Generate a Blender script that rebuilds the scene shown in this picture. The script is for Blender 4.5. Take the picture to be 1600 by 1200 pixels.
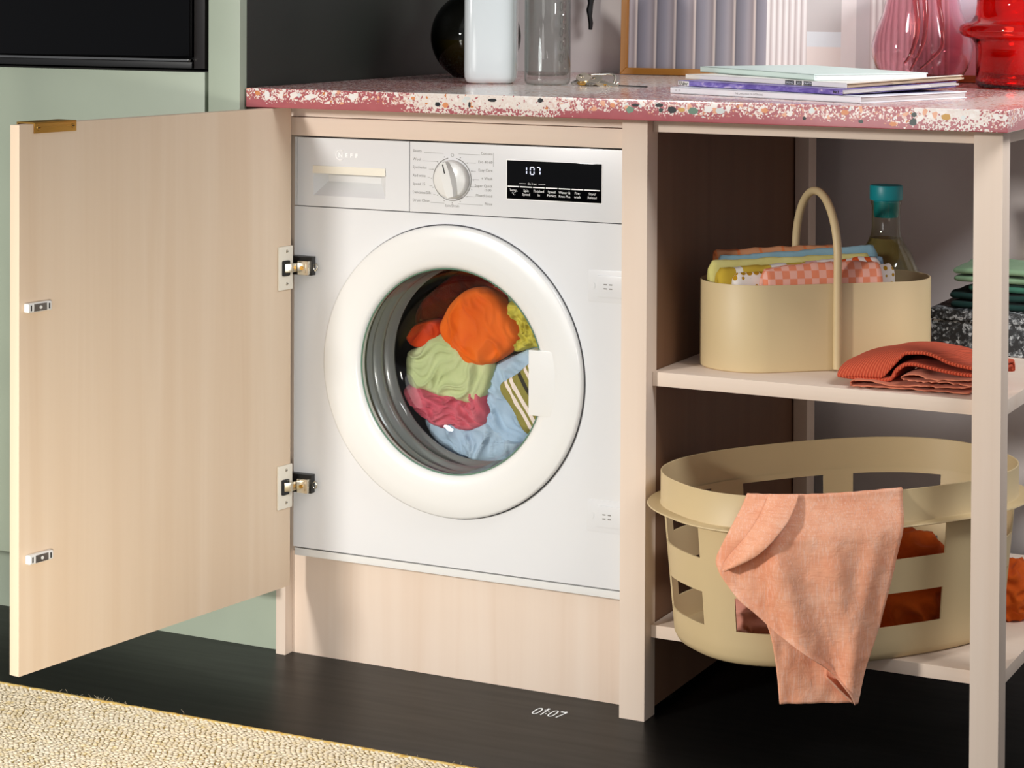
import bpy, bmesh, math, random
from math import sin, cos, pi, radians
from mathutils import Vector, Matrix, noise

scene = bpy.context.scene
COL = scene.collection
for _o in list(bpy.data.objects):
    bpy.data.objects.remove(_o, do_unlink=True)
random.seed(7)

# ------------------------------------------------------------------ camera
F_PX, YAW, PITCH, ROLL, PRINCIPAL_Y = 3512.80, 0.46480, 0.01670, 0.00480, 32.68
cam_data = bpy.data.cameras.new('camera')
cam = bpy.data.objects.new('camera', cam_data)
COL.objects.link(cam)
_d = Vector((-sin(YAW), cos(YAW), 0)); _r = Vector((cos(YAW), sin(YAW), 0)); _u = Vector((0, 0, 1))
_d2 = _d * cos(PITCH) - _u * sin(PITCH); _u2 = _u * cos(PITCH) + _d * sin(PITCH)
_r3 = _r * cos(ROLL) + _u2 * sin(ROLL); _u3 = _u2 * cos(ROLL) - _r * sin(ROLL)
_m = Matrix((_r3, _u3, -_d2)).transposed().to_4x4()
_m.translation = Vector((1.3718, -3.1088, 1.1139))
cam.matrix_world = _m
cam_data.sensor_width = 36.0
cam_data.lens = F_PX / 1600 * 36.0
cam_data.shift_y = (PRINCIPAL_Y - 600) / 1600
cam_data.clip_start = 0.05
scene.camera = cam

# ------------------------------------------------------------------ light
scene.view_settings.view_transform = 'Standard'
scene.view_settings.look = 'None'
scene.view_settings.gamma = 1.0
scene.view_settings.use_curve_mapping = False
scene.view_settings.exposure = 0.0

world = bpy.data.worlds.new('world')
scene.world = world
world.use_nodes = True
_bg = world.node_tree.nodes['Background']
_bg.inputs[0].default_value = (0.94, 0.95, 1.0, 1)
_bg.inputs[1].default_value = 0.36

def area_light(name, loc, target, size, power, color, size_y=None):
    ld = bpy.data.lights.new(name, 'AREA')
    ld.energy = power
    ld.color = color
    if size_y:
        ld.shape = 'RECTANGLE'; ld.size = size; ld.size_y = size_y
    else:
        ld.shape = 'DISK'; ld.size = size
    o = bpy.data.objects.new(name, ld)
    COL.objects.link(o)
    o.location = loc
    o.rotation_euler = (Vector(target) - Vector(loc)).to_track_quat('-Z', 'Y').to_euler()
    return o

_kl = _kl = _kl = _kl = _kl = area_light('key_softbox', (-1.50, -4.0, 1.58), (0.05, 0.0, 0.22), 0.34, 17, (1.0, 0.975, 0.94))
_kl.data.spread = radians(70)
area_light('front_softbox', (-0.15, -2.5, 0.70), (-0.15, 0.0, 0.30), 0.7, 4.0, (1.0, 0.975, 0.94))
_wl = area_light('window_softbox', (1.55, -0.35, 2.05), (0.30, 0.72, 1.0), 0.7, 9, (0.95, 0.97, 1.0))
_wl.data.spread = radians(75)
_dl = area_light('door_fill', (0.9, -2.5, 0.55), (-0.76, -0.50, 0.22), 0.30, 3.2, (1.0, 0.95, 0.88))  # added fill lamp, narrowed to brighten the inside of the open door
_dl.data.spread = radians(45)

# ------------------------------------------------------------------ helpers
def srgb(h):
    h = h.lstrip('#')
    out = []
    for i in (0, 2, 4):
        c = int(h[i:i + 2], 16) / 255
        out.append(c / 12.92 if c <= 0.04045 else ((c + 0.055) / 1.055) ** 2.4)
    return (*out, 1.0)

class NT:
    """small wrapper for building a material's node tree"""
    def __init__(self, name):
        self.mat = bpy.data.materials.new(name)
        self.mat.use_nodes = True
        self.nt = self.mat.node_tree
        self.bsdf = self.nt.nodes['Principled BSDF']
        self.out = self.nt.nodes['Material Output']
    def n(self, typ, **kw):
        nd = self.nt.nodes.new(typ)
        for k, v in kw.items():
            if k.startswith('i_'):
                nd.inputs[int(k[2:]) if k[2:].isdigit() else k[2:].replace('_', ' ')].default_value = v
            else:
                setattr(nd, k, v)
        return nd
    def l(self, a, b):
        self.nt.links.new(a, b)
    def coords(self, scale=(1, 1, 1), rot=(0, 0, 0), loc=(0, 0, 0)):
        tc = self.n('ShaderNodeTexCoord')
        mp = self.n('ShaderNodeMapping')
        mp.inputs['Scale'].default_value = scale
        mp.inputs['Rotation'].default_value = rot
        mp.inputs['Location'].default_value = loc
        self.l(tc.outputs['Object'], mp.inputs['Vector'])
        return mp.outputs['Vector']
    def noise(self, vec, scale, detail=3, rough=0.5, dist=0.0):
        nd = self.n('ShaderNodeTexNoise')
        nd.inputs['Scale'].default_value = scale
        nd.inputs['Detail'].default_value = detail
        nd.inputs['Roughness'].default_value = rough
        nd.inputs['Distortion'].default_value = dist
        self.l(vec, nd.inputs['Vector'])
        return nd.outputs['Fac']
    def ramp(self, fac, stops, interp='LINEAR'):
        nd = self.n('ShaderNodeValToRGB')
        cr = nd.color_ramp
        cr.interpolation = interp
        while len(cr.elements) < len(stops):
            cr.elements.new(0.5)
        for e, (p, c) in zip(cr.elements, stops):
            e.position = p
            e.color = c if not isinstance(c, str) else srgb(c)
        self.l(fac, nd.inputs['Fac'])
        return nd.outputs['Color']
    def mix(self, fac, a, b, blend='MIX'):
        nd = self.n('ShaderNodeMix', data_type='RGBA', blend_type=blend)
        for s, v in ((nd.inputs[0], fac), (nd.inputs[6], a), (nd.inputs[7], b)):
            if isinstance(v, (int, float)):
                s.default_value = v
            elif isinstance(v, (tuple, list)):
                s.default_value = v
            elif isinstance(v, str):
                s.default_value = srgb(v)
            else:
                self.l(v, s)
        return nd.outputs[2]
    def math(self, op, a, b=None, clamp=False):
        nd = self.n('ShaderNodeMath', operation=op, use_clamp=clamp)
        for s, v in ((nd.inputs[0], a), (nd.inputs[1], b)):
            if v is None:
                continue
            if isinstance(v, (int, float)):
                s.default_value = v
            else:
                self.l(v, s)
        return nd.outputs[0]
    def sep(self, vec):
        nd = self.n('ShaderNodeSeparateXYZ')
        self.l(vec, nd.inputs[0])
        return nd.outputs
    def bump(self, h, strength=0.2, dist=0.001):
        nd = self.n('ShaderNodeBump')
        nd.inputs['Strength'].default_value = strength
        nd.inputs['Distance'].default_value = dist
        self.l(h, nd.inputs['Height'])
        self.l(nd.outputs['Normal'], self.bsdf.inputs['Normal'])
    def base(self, c):
        if isinstance(c, str):
            self.bsdf.inputs['Base Color'].default_value = srgb(c)
        elif isinstance(c, tuple):
            self.bsdf.inputs['Base Color'].default_value = c
        else:
            self.l(c, self.bsdf.inputs['Base Color'])
    def set(self, **kw):
        for k, v in kw.items():
            self.bsdf.inputs[k.replace('_', ' ')].default_value = v

MATS = {}
def plain(name, color, rough=0.5, metal=0.0, spec=0.5, coat=0.0, var=0.04):
    if name in MATS:
        return MATS[name]
    t = NT(name)
    v = t.coords()
    c = srgb(color) if isinstance(color, str) else color
    fac = t.noise(v, 9.0, 3)
    dark = tuple(x * (1 - var * 2) for x in c[:3]) + (1,)
    t.base(t.ramp(fac, [(0.3, dark), (0.7, c)]))
    t.set(Roughness=rough, Metallic=metal)
    t.bsdf.inputs['Specular IOR Level'].default_value = spec
    if coat:
        t.bsdf.inputs['Coat Weight'].default_value = coat
        t.bsdf.inputs['Coat Roughness'].default_value = 0.08
    MATS[name] = t.mat
    return t.mat

def wood(name, light, mid, dark, axis='z', rough=0.55, seed=0.0):
    t = NT(name)
    sc = {'x': (0.7, 17, 17), 'y': (17, 0.7, 17), 'z': (17, 17, 0.7)}[axis]
    v = t.coords(sc, loc=(seed, seed * 1.7, seed * 0.6))
    broad = t.noise(v, 1.0, 4, 0.55, 0.6)
    fine = t.noise(t.coords(tuple(s * 9 if s > 2 else s * 2.2 for s in sc)), 1.3, 3, 0.6)
    soft = t.noise(t.coords((2.2, 2.2, 2.2)), 1.2, 2)
    c = t.ramp(broad, [(0.20, dark), (0.50, mid), (0.80, light)])
    c = t.mix(t.math('MULTIPLY', fine, 0.28), c, dark)
    c = t.mix(t.math('MULTIPLY', soft, 0.18), c, light)
    t.base(c)
    t.set(Roughness=rough)
    t.bsdf.inputs['Specular IOR Level'].default_value = 0.3
    t.bump(fine, 0.10, 0.0008)
    MATS[name] = t.mat
    return t.mat

def glass_thin(name, tint, gloss=1.0, rough=0.01, f0=0.04, body=None, body_fac=0.0):
    """see-through glass wall: absorption grows with the slant path, Schlick reflection on top"""
    t = NT(name)
    t.nt.nodes.remove(t.bsdf)
    geo = t.n('ShaderNodeNewGeometry')
    dp = t.n('ShaderNodeVectorMath', operation='DOT_PRODUCT')
    t.l(geo.outputs['Normal'], dp.inputs[0]); t.l(geo.outputs['Incoming'], dp.inputs[1])
    cs = t.math('ABSOLUTE', dp.outputs['Value'])
    fac = t.math('ADD', t.math('MULTIPLY', t.math('POWER', t.math('SUBTRACT', 1.0, cs, True), 5.0), 1 - f0), f0)
    inv = t.math('DIVIDE', 1.0, t.math('MAXIMUM', cs, 0.22))
    tint = srgb(tint) if isinstance(tint, str) else tint
    cb_ = t.n('ShaderNodeCombineColor')
    for k in range(3):
        t.l(t.math('POWER', max(tint[k], 1e-4), inv), cb_.inputs[k])
    tr = t.n('ShaderNodeBsdfTransparent'); t.l(cb_.outputs[0], tr.inputs[0])
    sh = tr.outputs[0]
    if body:
        df = t.n('ShaderNodeBsdfDiffuse'); df.inputs[0].default_value = srgb(body)
        tl = t.n('ShaderNodeBsdfTranslucent'); tl.inputs[0].default_value = srgb(body)
        m0 = t.n('ShaderNodeMixShader'); m0.inputs[0].default_value = 0.5
        t.l(df.outputs[0], m0.inputs[1]); t.l(tl.outputs[0], m0.inputs[2])
        m1 = t.n('ShaderNodeMixShader'); m1.inputs[0].default_value = body_fac
        t.l(sh, m1.inputs[1]); t.l(m0.outputs[0], m1.inputs[2])
        sh = m1.outputs[0]
    gl = t.n('ShaderNodeBsdfGlossy'); gl.inputs['Roughness'].default_value = rough
    gl.inputs[0].default_value = (gloss, gloss, gloss, 1)
    mx = t.n('ShaderNodeMixShader')
    t.l(fac, mx.inputs[0]); t.l(sh, mx.inputs[1]); t.l(gl.outputs[0], mx.inputs[2])
    t.l(mx.outputs[0], t.out.inputs[0])
    MATS[name] = t.mat
    return t.mat

def glow(name, color, strength):
    t = NT(name)
    t.base('#000000')
    t.bsdf.inputs['Emission Color'].default_value = srgb(color)
    t.bsdf.inputs['Emission Strength'].default_value = strength
    MATS[name] = t.mat
    return t.mat

def cloth_mat(name, c1, c2, weave=700, rough=0.9, fold=14, bump=0.35, sheen=0.04):
    t = NT(name)
    v = t.coords()
    big = t.noise(v, fold, 4, 0.55)
    thread = t.noise(t.coords((weave, weave, weave * 0.12)), 1.0, 2)
    thread2 = t.noise(t.coords((weave * 0.12, weave * 0.12, weave)), 1.0, 2)
    c = t.ramp(big, [(0.3, c2), (0.68, c1)])
    th = t.math('MULTIPLY', t.math('ADD', thread, thread2), 0.22)
    c = t.mix(th, c, c2)
    t.base(c)
    t.set(Roughness=rough)
    t.bsdf.inputs['Specular IOR Level'].default_value = 0.15
    t.bsdf.inputs['Sheen Weight'].default_value = sheen
    t.bump(t.math('ADD', thread, thread2), bump, 0.0006)
    MATS[name] = t.mat
    return t.mat

# ---- object plumbing ------------------------------------------------
def link(o):
    COL.objects.link(o)
    return o

def thing(name, label, cat, loc, rotz=0.0, group=None, kind=None):
    o = bpy.data.objects.new(name, None)
    o.empty_display_size = 0.05
    link(o)
    o.location = loc
    o.rotation_euler = (0, 0, rotz)
    tag(o, label, cat, group, kind)
    return o

def tag(o, label=None, cat=None, group=None, kind=None):
    if label: o['label'] = label
    if cat: o['category'] = cat
    if group: o['group'] = group
    if kind: o['kind'] = kind
    return o

def world_loc(o):
    m = Vector((0, 0, 0))
    while o is not None:
        m += o.location
        o = o.parent
    return m

def put(name, data, mats, parent=None, loc=None, rotz=0.0, smooth=None, local=False):
    """data: bmesh or (verts, faces) in world coordinates (unless local); linked as one mesh object"""
    me = bpy.data.meshes.new(name)
    if isinstance(data, tuple):
        me.from_pydata([tuple(v) for v in data[0]], [], data[1])
        if len(data) > 2 and data[2]:
            for p, mi in zip(me.polygons, data[2]):
                p.material_index = mi
    else:
        data.to_mesh(me)
        data.free()
    if not isinstance(mats, (list, tuple)):
        mats = [mats]
    for m in mats:
        me.materials.append(m)
    o = bpy.data.objects.new(name, me)
    link(o)
    if parent is not None:
        o.parent = parent
        if not local:
            off = world_loc(parent)
            me.transform(Matrix.Translation(-off))
        if loc is not None:
            o.location = loc
        if rotz:
            o.rotation_euler = (0, 0, rotz)
    elif local:
        o.location = loc or (0, 0, 0)
        o.rotation_euler = (0, 0, rotz)
    else:
        xs = [v.co for v in me.vertices]
        mn = Vector((min(v.x for v in xs), min(v.y for v in xs), min(v.z for v in xs)))
        mx = Vector((max(v.x for v in xs), max(v.y for v in xs), max(v.z for v in xs)))
        c = Vector(((mn.x + mx.x) / 2, (mn.y + mx.y) / 2, mn.z))
        me.transform(Matrix.Translation(-c))
        o.location = c
    if smooth is not None:
        for p in me.polygons:
            p.use_smooth = True
        if smooth < 3.1:
            me.set_sharp_from_angle(angle=smooth)
    me.update()
    return o

def bm_box(bm, x0, x1, y0, y1, z0, z1, bevel=0.0, mi=0, seg=2, M=None):
    vs = [bm.verts.new((x, y, z)) for x in (x0, x1) for y in (y0, y1) for z in (z0, z1)]
    fs = []
    for idx in ((0, 1, 3, 2), (4, 6, 7, 5), (0, 4, 5, 1), (2, 3, 7, 6), (0, 2, 6, 4), (1, 5, 7, 3)):
        f = bm.faces.new([vs[i] for i in idx]); f.material_index = mi; fs.append(f)
    geom_v = vs
    if bevel > 0:
        es = list({e for f in fs for e in f.edges})
        r = bmesh.ops.bevel(bm, geom=es, offset=bevel, segments=seg, profile=0.7, affect='EDGES')
        for f in r['faces']: f.material_index = mi
        geom_v = list({v for f in fs if f.is_valid for v in f.verts} | {v for f in r['faces'] for v in f.verts})
    if M is not None:
        bmesh.ops.transform(bm, matrix=M, verts=geom_v)
    return geom_v

def box(name, x0, x1, y0, y1, z0, z1, mat, parent=None, bevel=0.0008, **kw):
    bm = bmesh.new()
    bm_box(bm, x0, x1, y0, y1, z0, z1, bevel)
    return put(name, bm, mat, parent, smooth=0.6, **kw)

def bm_rings(bm, rings, closed_u=True, cap0=False, cap1=False, mi=0):
    """rings: list of lists of points, skinned together"""
    R = [[bm.verts.new(p) for p in ring] for ring in rings]
    n = len(R[0])
    for a, b in zip(R[:-1], R[1:]):
        for i in range(n if closed_u else n - 1):
            j = (i + 1) % n
            f = bm.faces.new((a[i], a[j], b[j], b[i])); f.material_index = mi
    if cap0:
        f = bm.faces.new(list(reversed(R[0]))); f.material_index = mi
    if cap1:
        f = bm.faces.new(R[-1]); f.material_index = mi
    return R

def bm_lathe(bm, prof, c, axis='z', seg=48, mi=0, cap0=False, cap1=False):
    """prof: (r, h) pairs; axis z: h is up from c; axis y: h runs along +y"""
    rings = []
    for r, h in prof:
        ring = []
        for i in range(seg):
            a = 2 * pi * i / seg
            if axis == 'z':
                ring.append((c[0] + r * cos(a), c[1] + r * sin(a), c[2] + h))
            else:
                ring.append((c[0] + r * cos(a), c[1] + h, c[2] + r * sin(a)))
        rings.append(ring)
    return bm_rings(bm, rings, True, cap0, cap1, mi)

def lathe(name, prof, c, mat, parent=None, axis='z', seg=48, smooth=0.7, cap0=False, cap1=False, **kw):
    bm = bmesh.new()
    bm_lathe(bm, prof, c, axis, seg, 0, cap0, cap1)
    bmesh.ops.recalc_face_normals(bm, faces=bm.faces)
    return put(name, bm, mat, parent, smooth=smooth, **kw)

def catmull(pts, n=8, closed=False):
    P = [Vector(p) for p in pts]
    out = []
    N = len(P)
    rng = range(N) if closed else range(N - 1)
    for i in rng:
        p0 = P[(i - 1) % N] if closed or i > 0 else P[0]
        p1 = P[i]; p2 = P[(i + 1) % N]
        p3 = P[(i + 2) % N] if closed or i + 2 < N else P[-1]
        for k in range(n):
            t = k / n
            out.append(0.5 * ((2 * p1) + (-p0 + p2) * t + (2 * p0 - 5 * p1 + 4 * p2 - p3) * t * t + (-p0 + 3 * p1 - 3 * p2 + p3) * t ** 3))
    if not closed:
        out.append(P[-1])
    return out

def bm_tube(bm, pts, rad, seg=10, closed=False, mi=0, taper=None):
    P = [Vector(p) for p in pts]
    n = len(P)
    rings = []
    up = Vector((0.13, 0.21, 0.97)).normalized()
    prev = None
    for i, p in enumerate(P):
        a = P[(i - 1) % n] if closed or i > 0 else P[0]
        b = P[(i + 1) % n] if closed or i < n - 1 else P[-1]
        t = (b - a).normalized()
        x = prev if prev is not None else t.cross(up)
        x = (x - t * x.dot(t))
        if x.length < 1e-5:
            x = t.orthogonal()
        x.normalize(); prev = x
        y = t.cross(x)
        r = rad if taper is None else rad * taper(i / (n - 1))
        rings.append([p + x * (r * cos(2 * pi * k / seg)) + y * (r * sin(2 * pi * k / seg)) for k in range(seg)])
    if closed:
        rings.append(rings[0])
        R = bm_rings(bm, rings[:-1], True, False, False, mi)
        a, b = R[-1], R[0]
        for i in range(seg):
            j = (i + 1) % seg
            f = bm.faces.new((a[i], a[j], b[j], b[i])); f.material_index = mi
    else:
        bm_rings(bm, rings, True, True, True, mi)

def tube(name, pts, rad, mat, parent=None, seg=10, closed=False, taper=None, **kw):
    bm = bmesh.new()
    bm_tube(bm, pts, rad, seg, closed, 0, taper)
    bmesh.ops.recalc_face_normals(bm, faces=bm.faces)
    return put(name, bm, mat, parent, smooth=0.9, **kw)

def text_mesh(bm, s, size, M, align='LEFT', thick=0.0, shear=0.0, bold=0.0, mi=0):
    cu = bpy.data.curves.new('lettering', 'FONT')
    cu.body = s; cu.size = size; cu.align_x = align; cu.align_y = 'BOTTOM_BASELINE'
    cu.extrude = thick; cu.shear = shear; cu.offset = bold; cu.resolution_u = 2
    o = bpy.data.objects.new('lettering', cu)
    link(o)
    dg = bpy.context.evaluated_depsgraph_get()
    dg.update()
    me = bpy.data.meshes.new_from_object(o.evaluated_get(dg))
    me.transform(M)
    n0 = len(bm.faces)
    bm.from_mesh(me)
    bm.faces.ensure_lookup_table()
    for f in bm.faces[n0:]:
        f.material_index = mi
    bpy.data.objects.remove(o, do_unlink=True)
    bpy.data.meshes.remove(me)
    bpy.data.curves.remove(cu)

def frame_matrix(origin, ex, ey):
    ex = Vector(ex).normalized(); ey = Vector(ey).normalized(); ez = ex.cross(ey)
    m = Matrix((ex, ey, ez)).transposed().to_4x4()
    m.translation = Vector(origin)
    return m

def fbm(p, o=4):
    return noise.fractal(Vector(p), 1.0, 2.0, o)

def solid(o, t, sub=0, offset=0.0):
    m = o.modifiers.new('thickness', 'SOLIDIFY'); m.thickness = t; m.offset = offset
    if sub:
        s = o.modifiers.new('smooth', 'SUBSURF'); s.levels = sub; s.render_levels = sub
    return o
# ------------------------------------------------------------------ materials
ASH = dict(light='#EADACA', mid='#E4D1BF', dark='#DBC3AD')
m_wood_z = wood('ash_wood_vertical', ASH['light'], ASH['mid'], ASH['dark'], 'z')
m_wood_x = wood('ash_wood_horizontal', ASH['light'], ASH['mid'], ASH['dark'], 'x')
m_wood_y = wood('ash_wood_depth', ASH['light'], ASH['mid'], ASH['dark'], 'y')
m_wood_door = wood('ash_veneer_door', '#E8D5BE', '#E1CBB1', '#D9BFA2', 'z', seed=3.1)
m_wood_shaded = wood('ash_panel_shaded', '#7A5A44', '#74543E', '#6A4A36', 'z', seed=1.3)  # ash panel inside the shelf, its shade put into a darker brown
m_white = plain('white_enamel', '#DEDFE0', 0.32, coat=0.25, var=0.005)
m_white2 = plain('white_plastic', '#E4E4E1', 0.28, coat=0.3, var=0.005)
m_black = plain('black_plastic', '#0B0B0C', 0.35, var=0.02)
m_gloss_black = plain('black_glass', '#020203', 0.05, spec=0.22, var=0.0)
m_dark = plain('dark_interior', '#15120F', 0.8)
m_seal = plain('grey_rubber', '#868888', 0.32, coat=0.4, var=0.03)
m_seal_dark = plain('dark_rubber', '#2A2A2A', 0.35, coat=0.3, var=0.03)
m_steel = plain('brushed_steel', '#B9B6AE', 0.28, 1.0, var=0.05)
m_chrome = plain('nickel', '#E6DECC', 0.24, 1.0, var=0.05)
m_brass = plain('brass', '#C79A4B', 0.36, 0.9, var=0.06)
m_grey_print = plain('grey_print', '#8E8C88', 0.6)
m_dark_print = plain('dark_print', '#2A2A2A', 0.6)
m_white_print = plain('white_print', '#FAFAF8', 0.5, var=0.0)
m_green = plain('sage_green_lacquer', '#A9B4A1', 0.42, var=0.03)
m_green_shaded = plain('sage_green_shaded', '#1F241F', 0.45, var=0.05)  # sage cabinet side, near-black because its shade is put into the colour
m_beige = plain('beige_powder_coat', '#D2BB8F', 0.5, var=0.02)
m_teal = plain('teal_plastic', '#138C92', 0.42, var=0.02)
m_paper = plain('paper', '#EFE9E2', 0.85, var=0.02)
m_glass_door = glass_thin('porthole_glass', (0.975, 0.985, 0.975, 1), 0.55)
m_glass_rim = plain('green_glass_edge', '#5E7F6C', 0.12, spec=0.6, var=0.05)
m_lcd = glow('lit_digits', '#E4E8FF', 1.6)
m_beam = glow('projected_light', '#F5F3EE', 0.85)

# terrazzo
def make_terrazzo():
    t = NT('pink_terrazzo')
    v = t.coords()
    sx, sy, sz = t.sep(v)[:3]
    vo = t.n('ShaderNodeTexVoronoi'); vo.inputs['Scale'].default_value = 430; t.l(v, vo.inputs['Vector'])
    vo2 = t.n('ShaderNodeTexVoronoi'); vo2.inputs['Scale'].default_value = 150; t.l(v, vo2.inputs['Vector'])
    rnd = t.sep(vo.outputs['Color'])[0]
    hue = t.sep(vo.outputs['Color'])[1]
    rnd2 = t.sep(vo2.outputs['Color'])[0]
    hue2 = t.sep(vo2.outputs['Color'])[1]
    zn = t.noise(t.coords((5, 5, 1)), 1.0, 3, 0.6)
    # pale clusters: two stretches of the slab are nearly white
    wx = t.n('ShaderNodeMapRange'); wx.interpolation_type = 'SMOOTHSTEP'
    def band(a, b, soft):
        up_ = t.n('ShaderNodeMapRange', interpolation_type='SMOOTHSTEP'); up_.inputs[1].default_value = a - soft; up_.inputs[2].default_value = a + soft
        dn_ = t.n('ShaderNodeMapRange', interpolation_type='SMOOTHSTEP'); dn_.inputs[1].default_value = b - soft; dn_.inputs[2].default_value = b + soft
        jit = t.math('ADD', sx, t.math('MULTIPLY', t.math('SUBTRACT', zn, 0.5), 0.10))
        t.l(jit, up_.inputs[0]); t.l(jit, dn_.inputs[0])
        return t.math('SUBTRACT', up_.outputs[0], dn_.outputs[0])
    t.nt.nodes.remove(wx)
    white = t.math('ADD', band(-0.33, -0.065, 0.05), band(0.50, 0.60, 0.03), True)
    # plain red layer low in the slab
    low = t.n('ShaderNodeMapRange', interpolation_type='SMOOTHSTEP'); low.inputs[1].default_value = 0.016; low.inputs[2].default_value = 0.006
    zz = t.math('ADD', sz, t.math('MULTIPLY', t.math('SUBTRACT', t.noise(t.coords((9, 9, 2)), 1.3, 3), 0.5), 0.03))
    t.l(zz, low.inputs[0])
    thr = t.math('ADD', t.math('MULTIPLY', white, 0.50), t.math('MULTIPLY', low.outputs[0], -0.48))
    f = t.math('ADD', rnd, thr, True)
    red = t.mix(t.noise(v, 60, 2), '#A4545A', '#B56468')
    white_f = white
    chip = t.ramp(hue, [(0.0, '#EADBD2'), (0.34, '#D9A79E'), (0.50, '#E3C4B8'), (0.66, '#CF8A70'), (0.78, '#EFE4DC')], 'CONSTANT')
    chip = t.mix(t.math('MULTIPLY', white_f, 0.85), chip, '#E6DCD2')
    col = t.mix(t.math('GREATER_THAN', f, 0.56), red, chip)
    chip2 = t.ramp(hue2, [(0.0, '#EDE4DC'), (0.5, '#E3A583'), (0.72, '#D7DAD6'), (0.85, '#C9793F')], 'CONSTANT')
    f2 = t.math('ADD', rnd2, t.math('MULTIPLY', low.outputs[0], -0.2))
    col = t.mix(t.math('GREATER_THAN', f2, 0.86), col, chip2)
    t.base(col)
    t.set(Roughness=0.16)
    t.bsdf.inputs['Specular IOR Level'].default_value = 0.6
    return t.mat
m_terrazzo = make_terrazzo()
m_chip = {'black': plain('terrazzo_black', '#151618', 0.2), 'green': plain('terrazzo_green', '#6F8F78', 0.2, var=0.15),
          'dgreen': plain('terrazzo_dark_green', '#2E4038', 0.2, var=0.1),
          'ochre': plain('terrazzo_ochre', '#CE9A3A', 0.25, var=0.08), 'white': plain('terrazzo_white', '#EFEBE6', 0.2),
          'orange': plain('terrazzo_orange', '#D98B57', 0.25), 'grey': plain('terrazzo_grey', '#D3D6D3', 0.2)}

# floor and wall
def make_floor():
    t = NT('black_floor')
    v = t.coords((1, 1, 1))
    n1 = t.noise(v, 3.0, 4, 0.6)
    n2 = t.noise(t.coords((4, 40, 1)), 1.5, 3)
    t.base(t.ramp(n1, [(0.3, '#0D0D0D'), (0.7, '#131312')]))
    r = t.n('ShaderNodeMapRange'); r.inputs[3].default_value = 0.28; r.inputs[4].default_value = 0.42
    t.l(n2, r.inputs[0]); t.l(r.outputs[0], t.bsdf.inputs['Roughness'])
    t.bsdf.inputs['Specular IOR Level'].default_value = 0.16
    t.bump(n2, 0.03, 0.001)
    return t.mat
def make_wall():
    t = NT('mauve_grey_plaster')
    v = t.coords()
    t.base(t.ramp(t.noise(v, 4, 4, 0.6), [(0.3, '#D3CAC5'), (0.7, '#DBD2CD')]))
    t.set(Roughness=0.8)
    t.bump(t.noise(v, 180, 3), 0.08, 0.001)
    return t.mat

# ------------------------------------------------------------------ structure
tag(box('floor', -3.2, 3.2, -5.2, 0.95, -0.08, 0.0, make_floor(), bevel=0), 'black matt floor', kind='structure')
tag(box('wall_back', -3.2, 3.2, 0.83, 0.93, 0.0, 2.7, make_wall(), bevel=0), 'mauve grey plaster wall behind the units', kind='structure')

# ------------------------------------------------------------------ tall sage cabinet with oven
tall = thing('tall_cabinet', 'tall sage green cabinet housing the black oven, behind the open door', 'cabinet', (-0.98, 0.35, 0.0))
box('side_panel', -0.668, -0.648, -0.040, 0.828, 0.128, 2.10, m_green_shaded, tall)
box('front_stile', -0.7095, -0.6485, -0.060, -0.040, 0.128, 2.10, m_green, tall)
box('drawer_front', -1.30, -0.7165, -0.060, -0.040, 0.1345, 0.9665, m_green, tall, bevel=0.0015)
box('plinth_board', -1.30, -0.6405, 0.056, 0.074, 0.0, 0.126, m_green, tall)
box('carcass', -1.298, -0.669, -0.038, 0.82, 0.128, 0.9685, m_dark, tall)
box('upper_carcass', -1.298, -0.669, 0.52, 0.82, 0.9685, 2.10, m_dark, tall)

oven = thing('built_in_oven', 'black built-in oven with glossy glass door above the sage drawer', 'oven', (-1.0, 0.2, 0.971))
box('body', -1.296, -0.716, -0.046, 0.5, 0.971, 1.56, m_black, oven)
box('side_trim', -0.7365, -0.7155, -0.062, -0.046, 0.972, 1.56, plain('oven_frame', '#1B1716', 0.3), oven)
box('door_glass', -1.295, -0.7385, -0.072, -0.046, 0.9905, 1.45, m_gloss_black, oven, bevel=0.002)
box('chrome_strip', -1.295, -0.7395, -0.0735, -0.060, 0.9835, 0.9878, plain('dark_chrome', '#8E8E8C', 0.15, 1.0), oven, bevel=0.0012)
box('lower_trim', -1.295, -0.7385, -0.066, -0.046, 0.9725, 0.9828, m_black, oven)

# ------------------------------------------------------------------ washer cabinet with the open door
wc = thing('washer_cabinet', 'pale ash wood cabinet around the washing machine with its door swung open', 'cabinet', (-0.31, 0.3, 0.0))
box('side_panel', -0.638, -0.6195, 0.036, 0.70, 0.0, 0.908, m_wood_z, wc)
box('plinth_board', -0.6193, -0.001, 0.0575, 0.0755, 0.0, 0.1705, m_wood_z, wc)
box('top_rail', -0.6193, -0.001, 0.020, 0.045, 0.8635, 0.8935, m_wood_x, wc)
box('upper_rail', -0.6193, -0.001, 0.026, 0.045, 0.8945, 0.9105, m_wood_x, wc)

HN = Vector((-0.588, 0.0, 0.0)); DD = Vector((-0.13459, -0.99090, 0)); DN = Vector((0.99090, -0.13459, 0))
def door_pt(s, n, z):
    return HN + DD * s + DN * n + Vector((0, 0, z))
DM = Matrix((DD, -DN, Vector((0, 0, 1)))).transposed().to_4x4()   # local: x along door from hinge, y outward (away from inner face), z up
DM.translation = HN
bm = bmesh.new(); bm_box(bm, 0.0, 0.5944, 0.0, 0.0185, 0.1285, 0.9105, 0.0007, M=DM)
door = put('door', bm, m_wood_door, wc, smooth=0.6)
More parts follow.
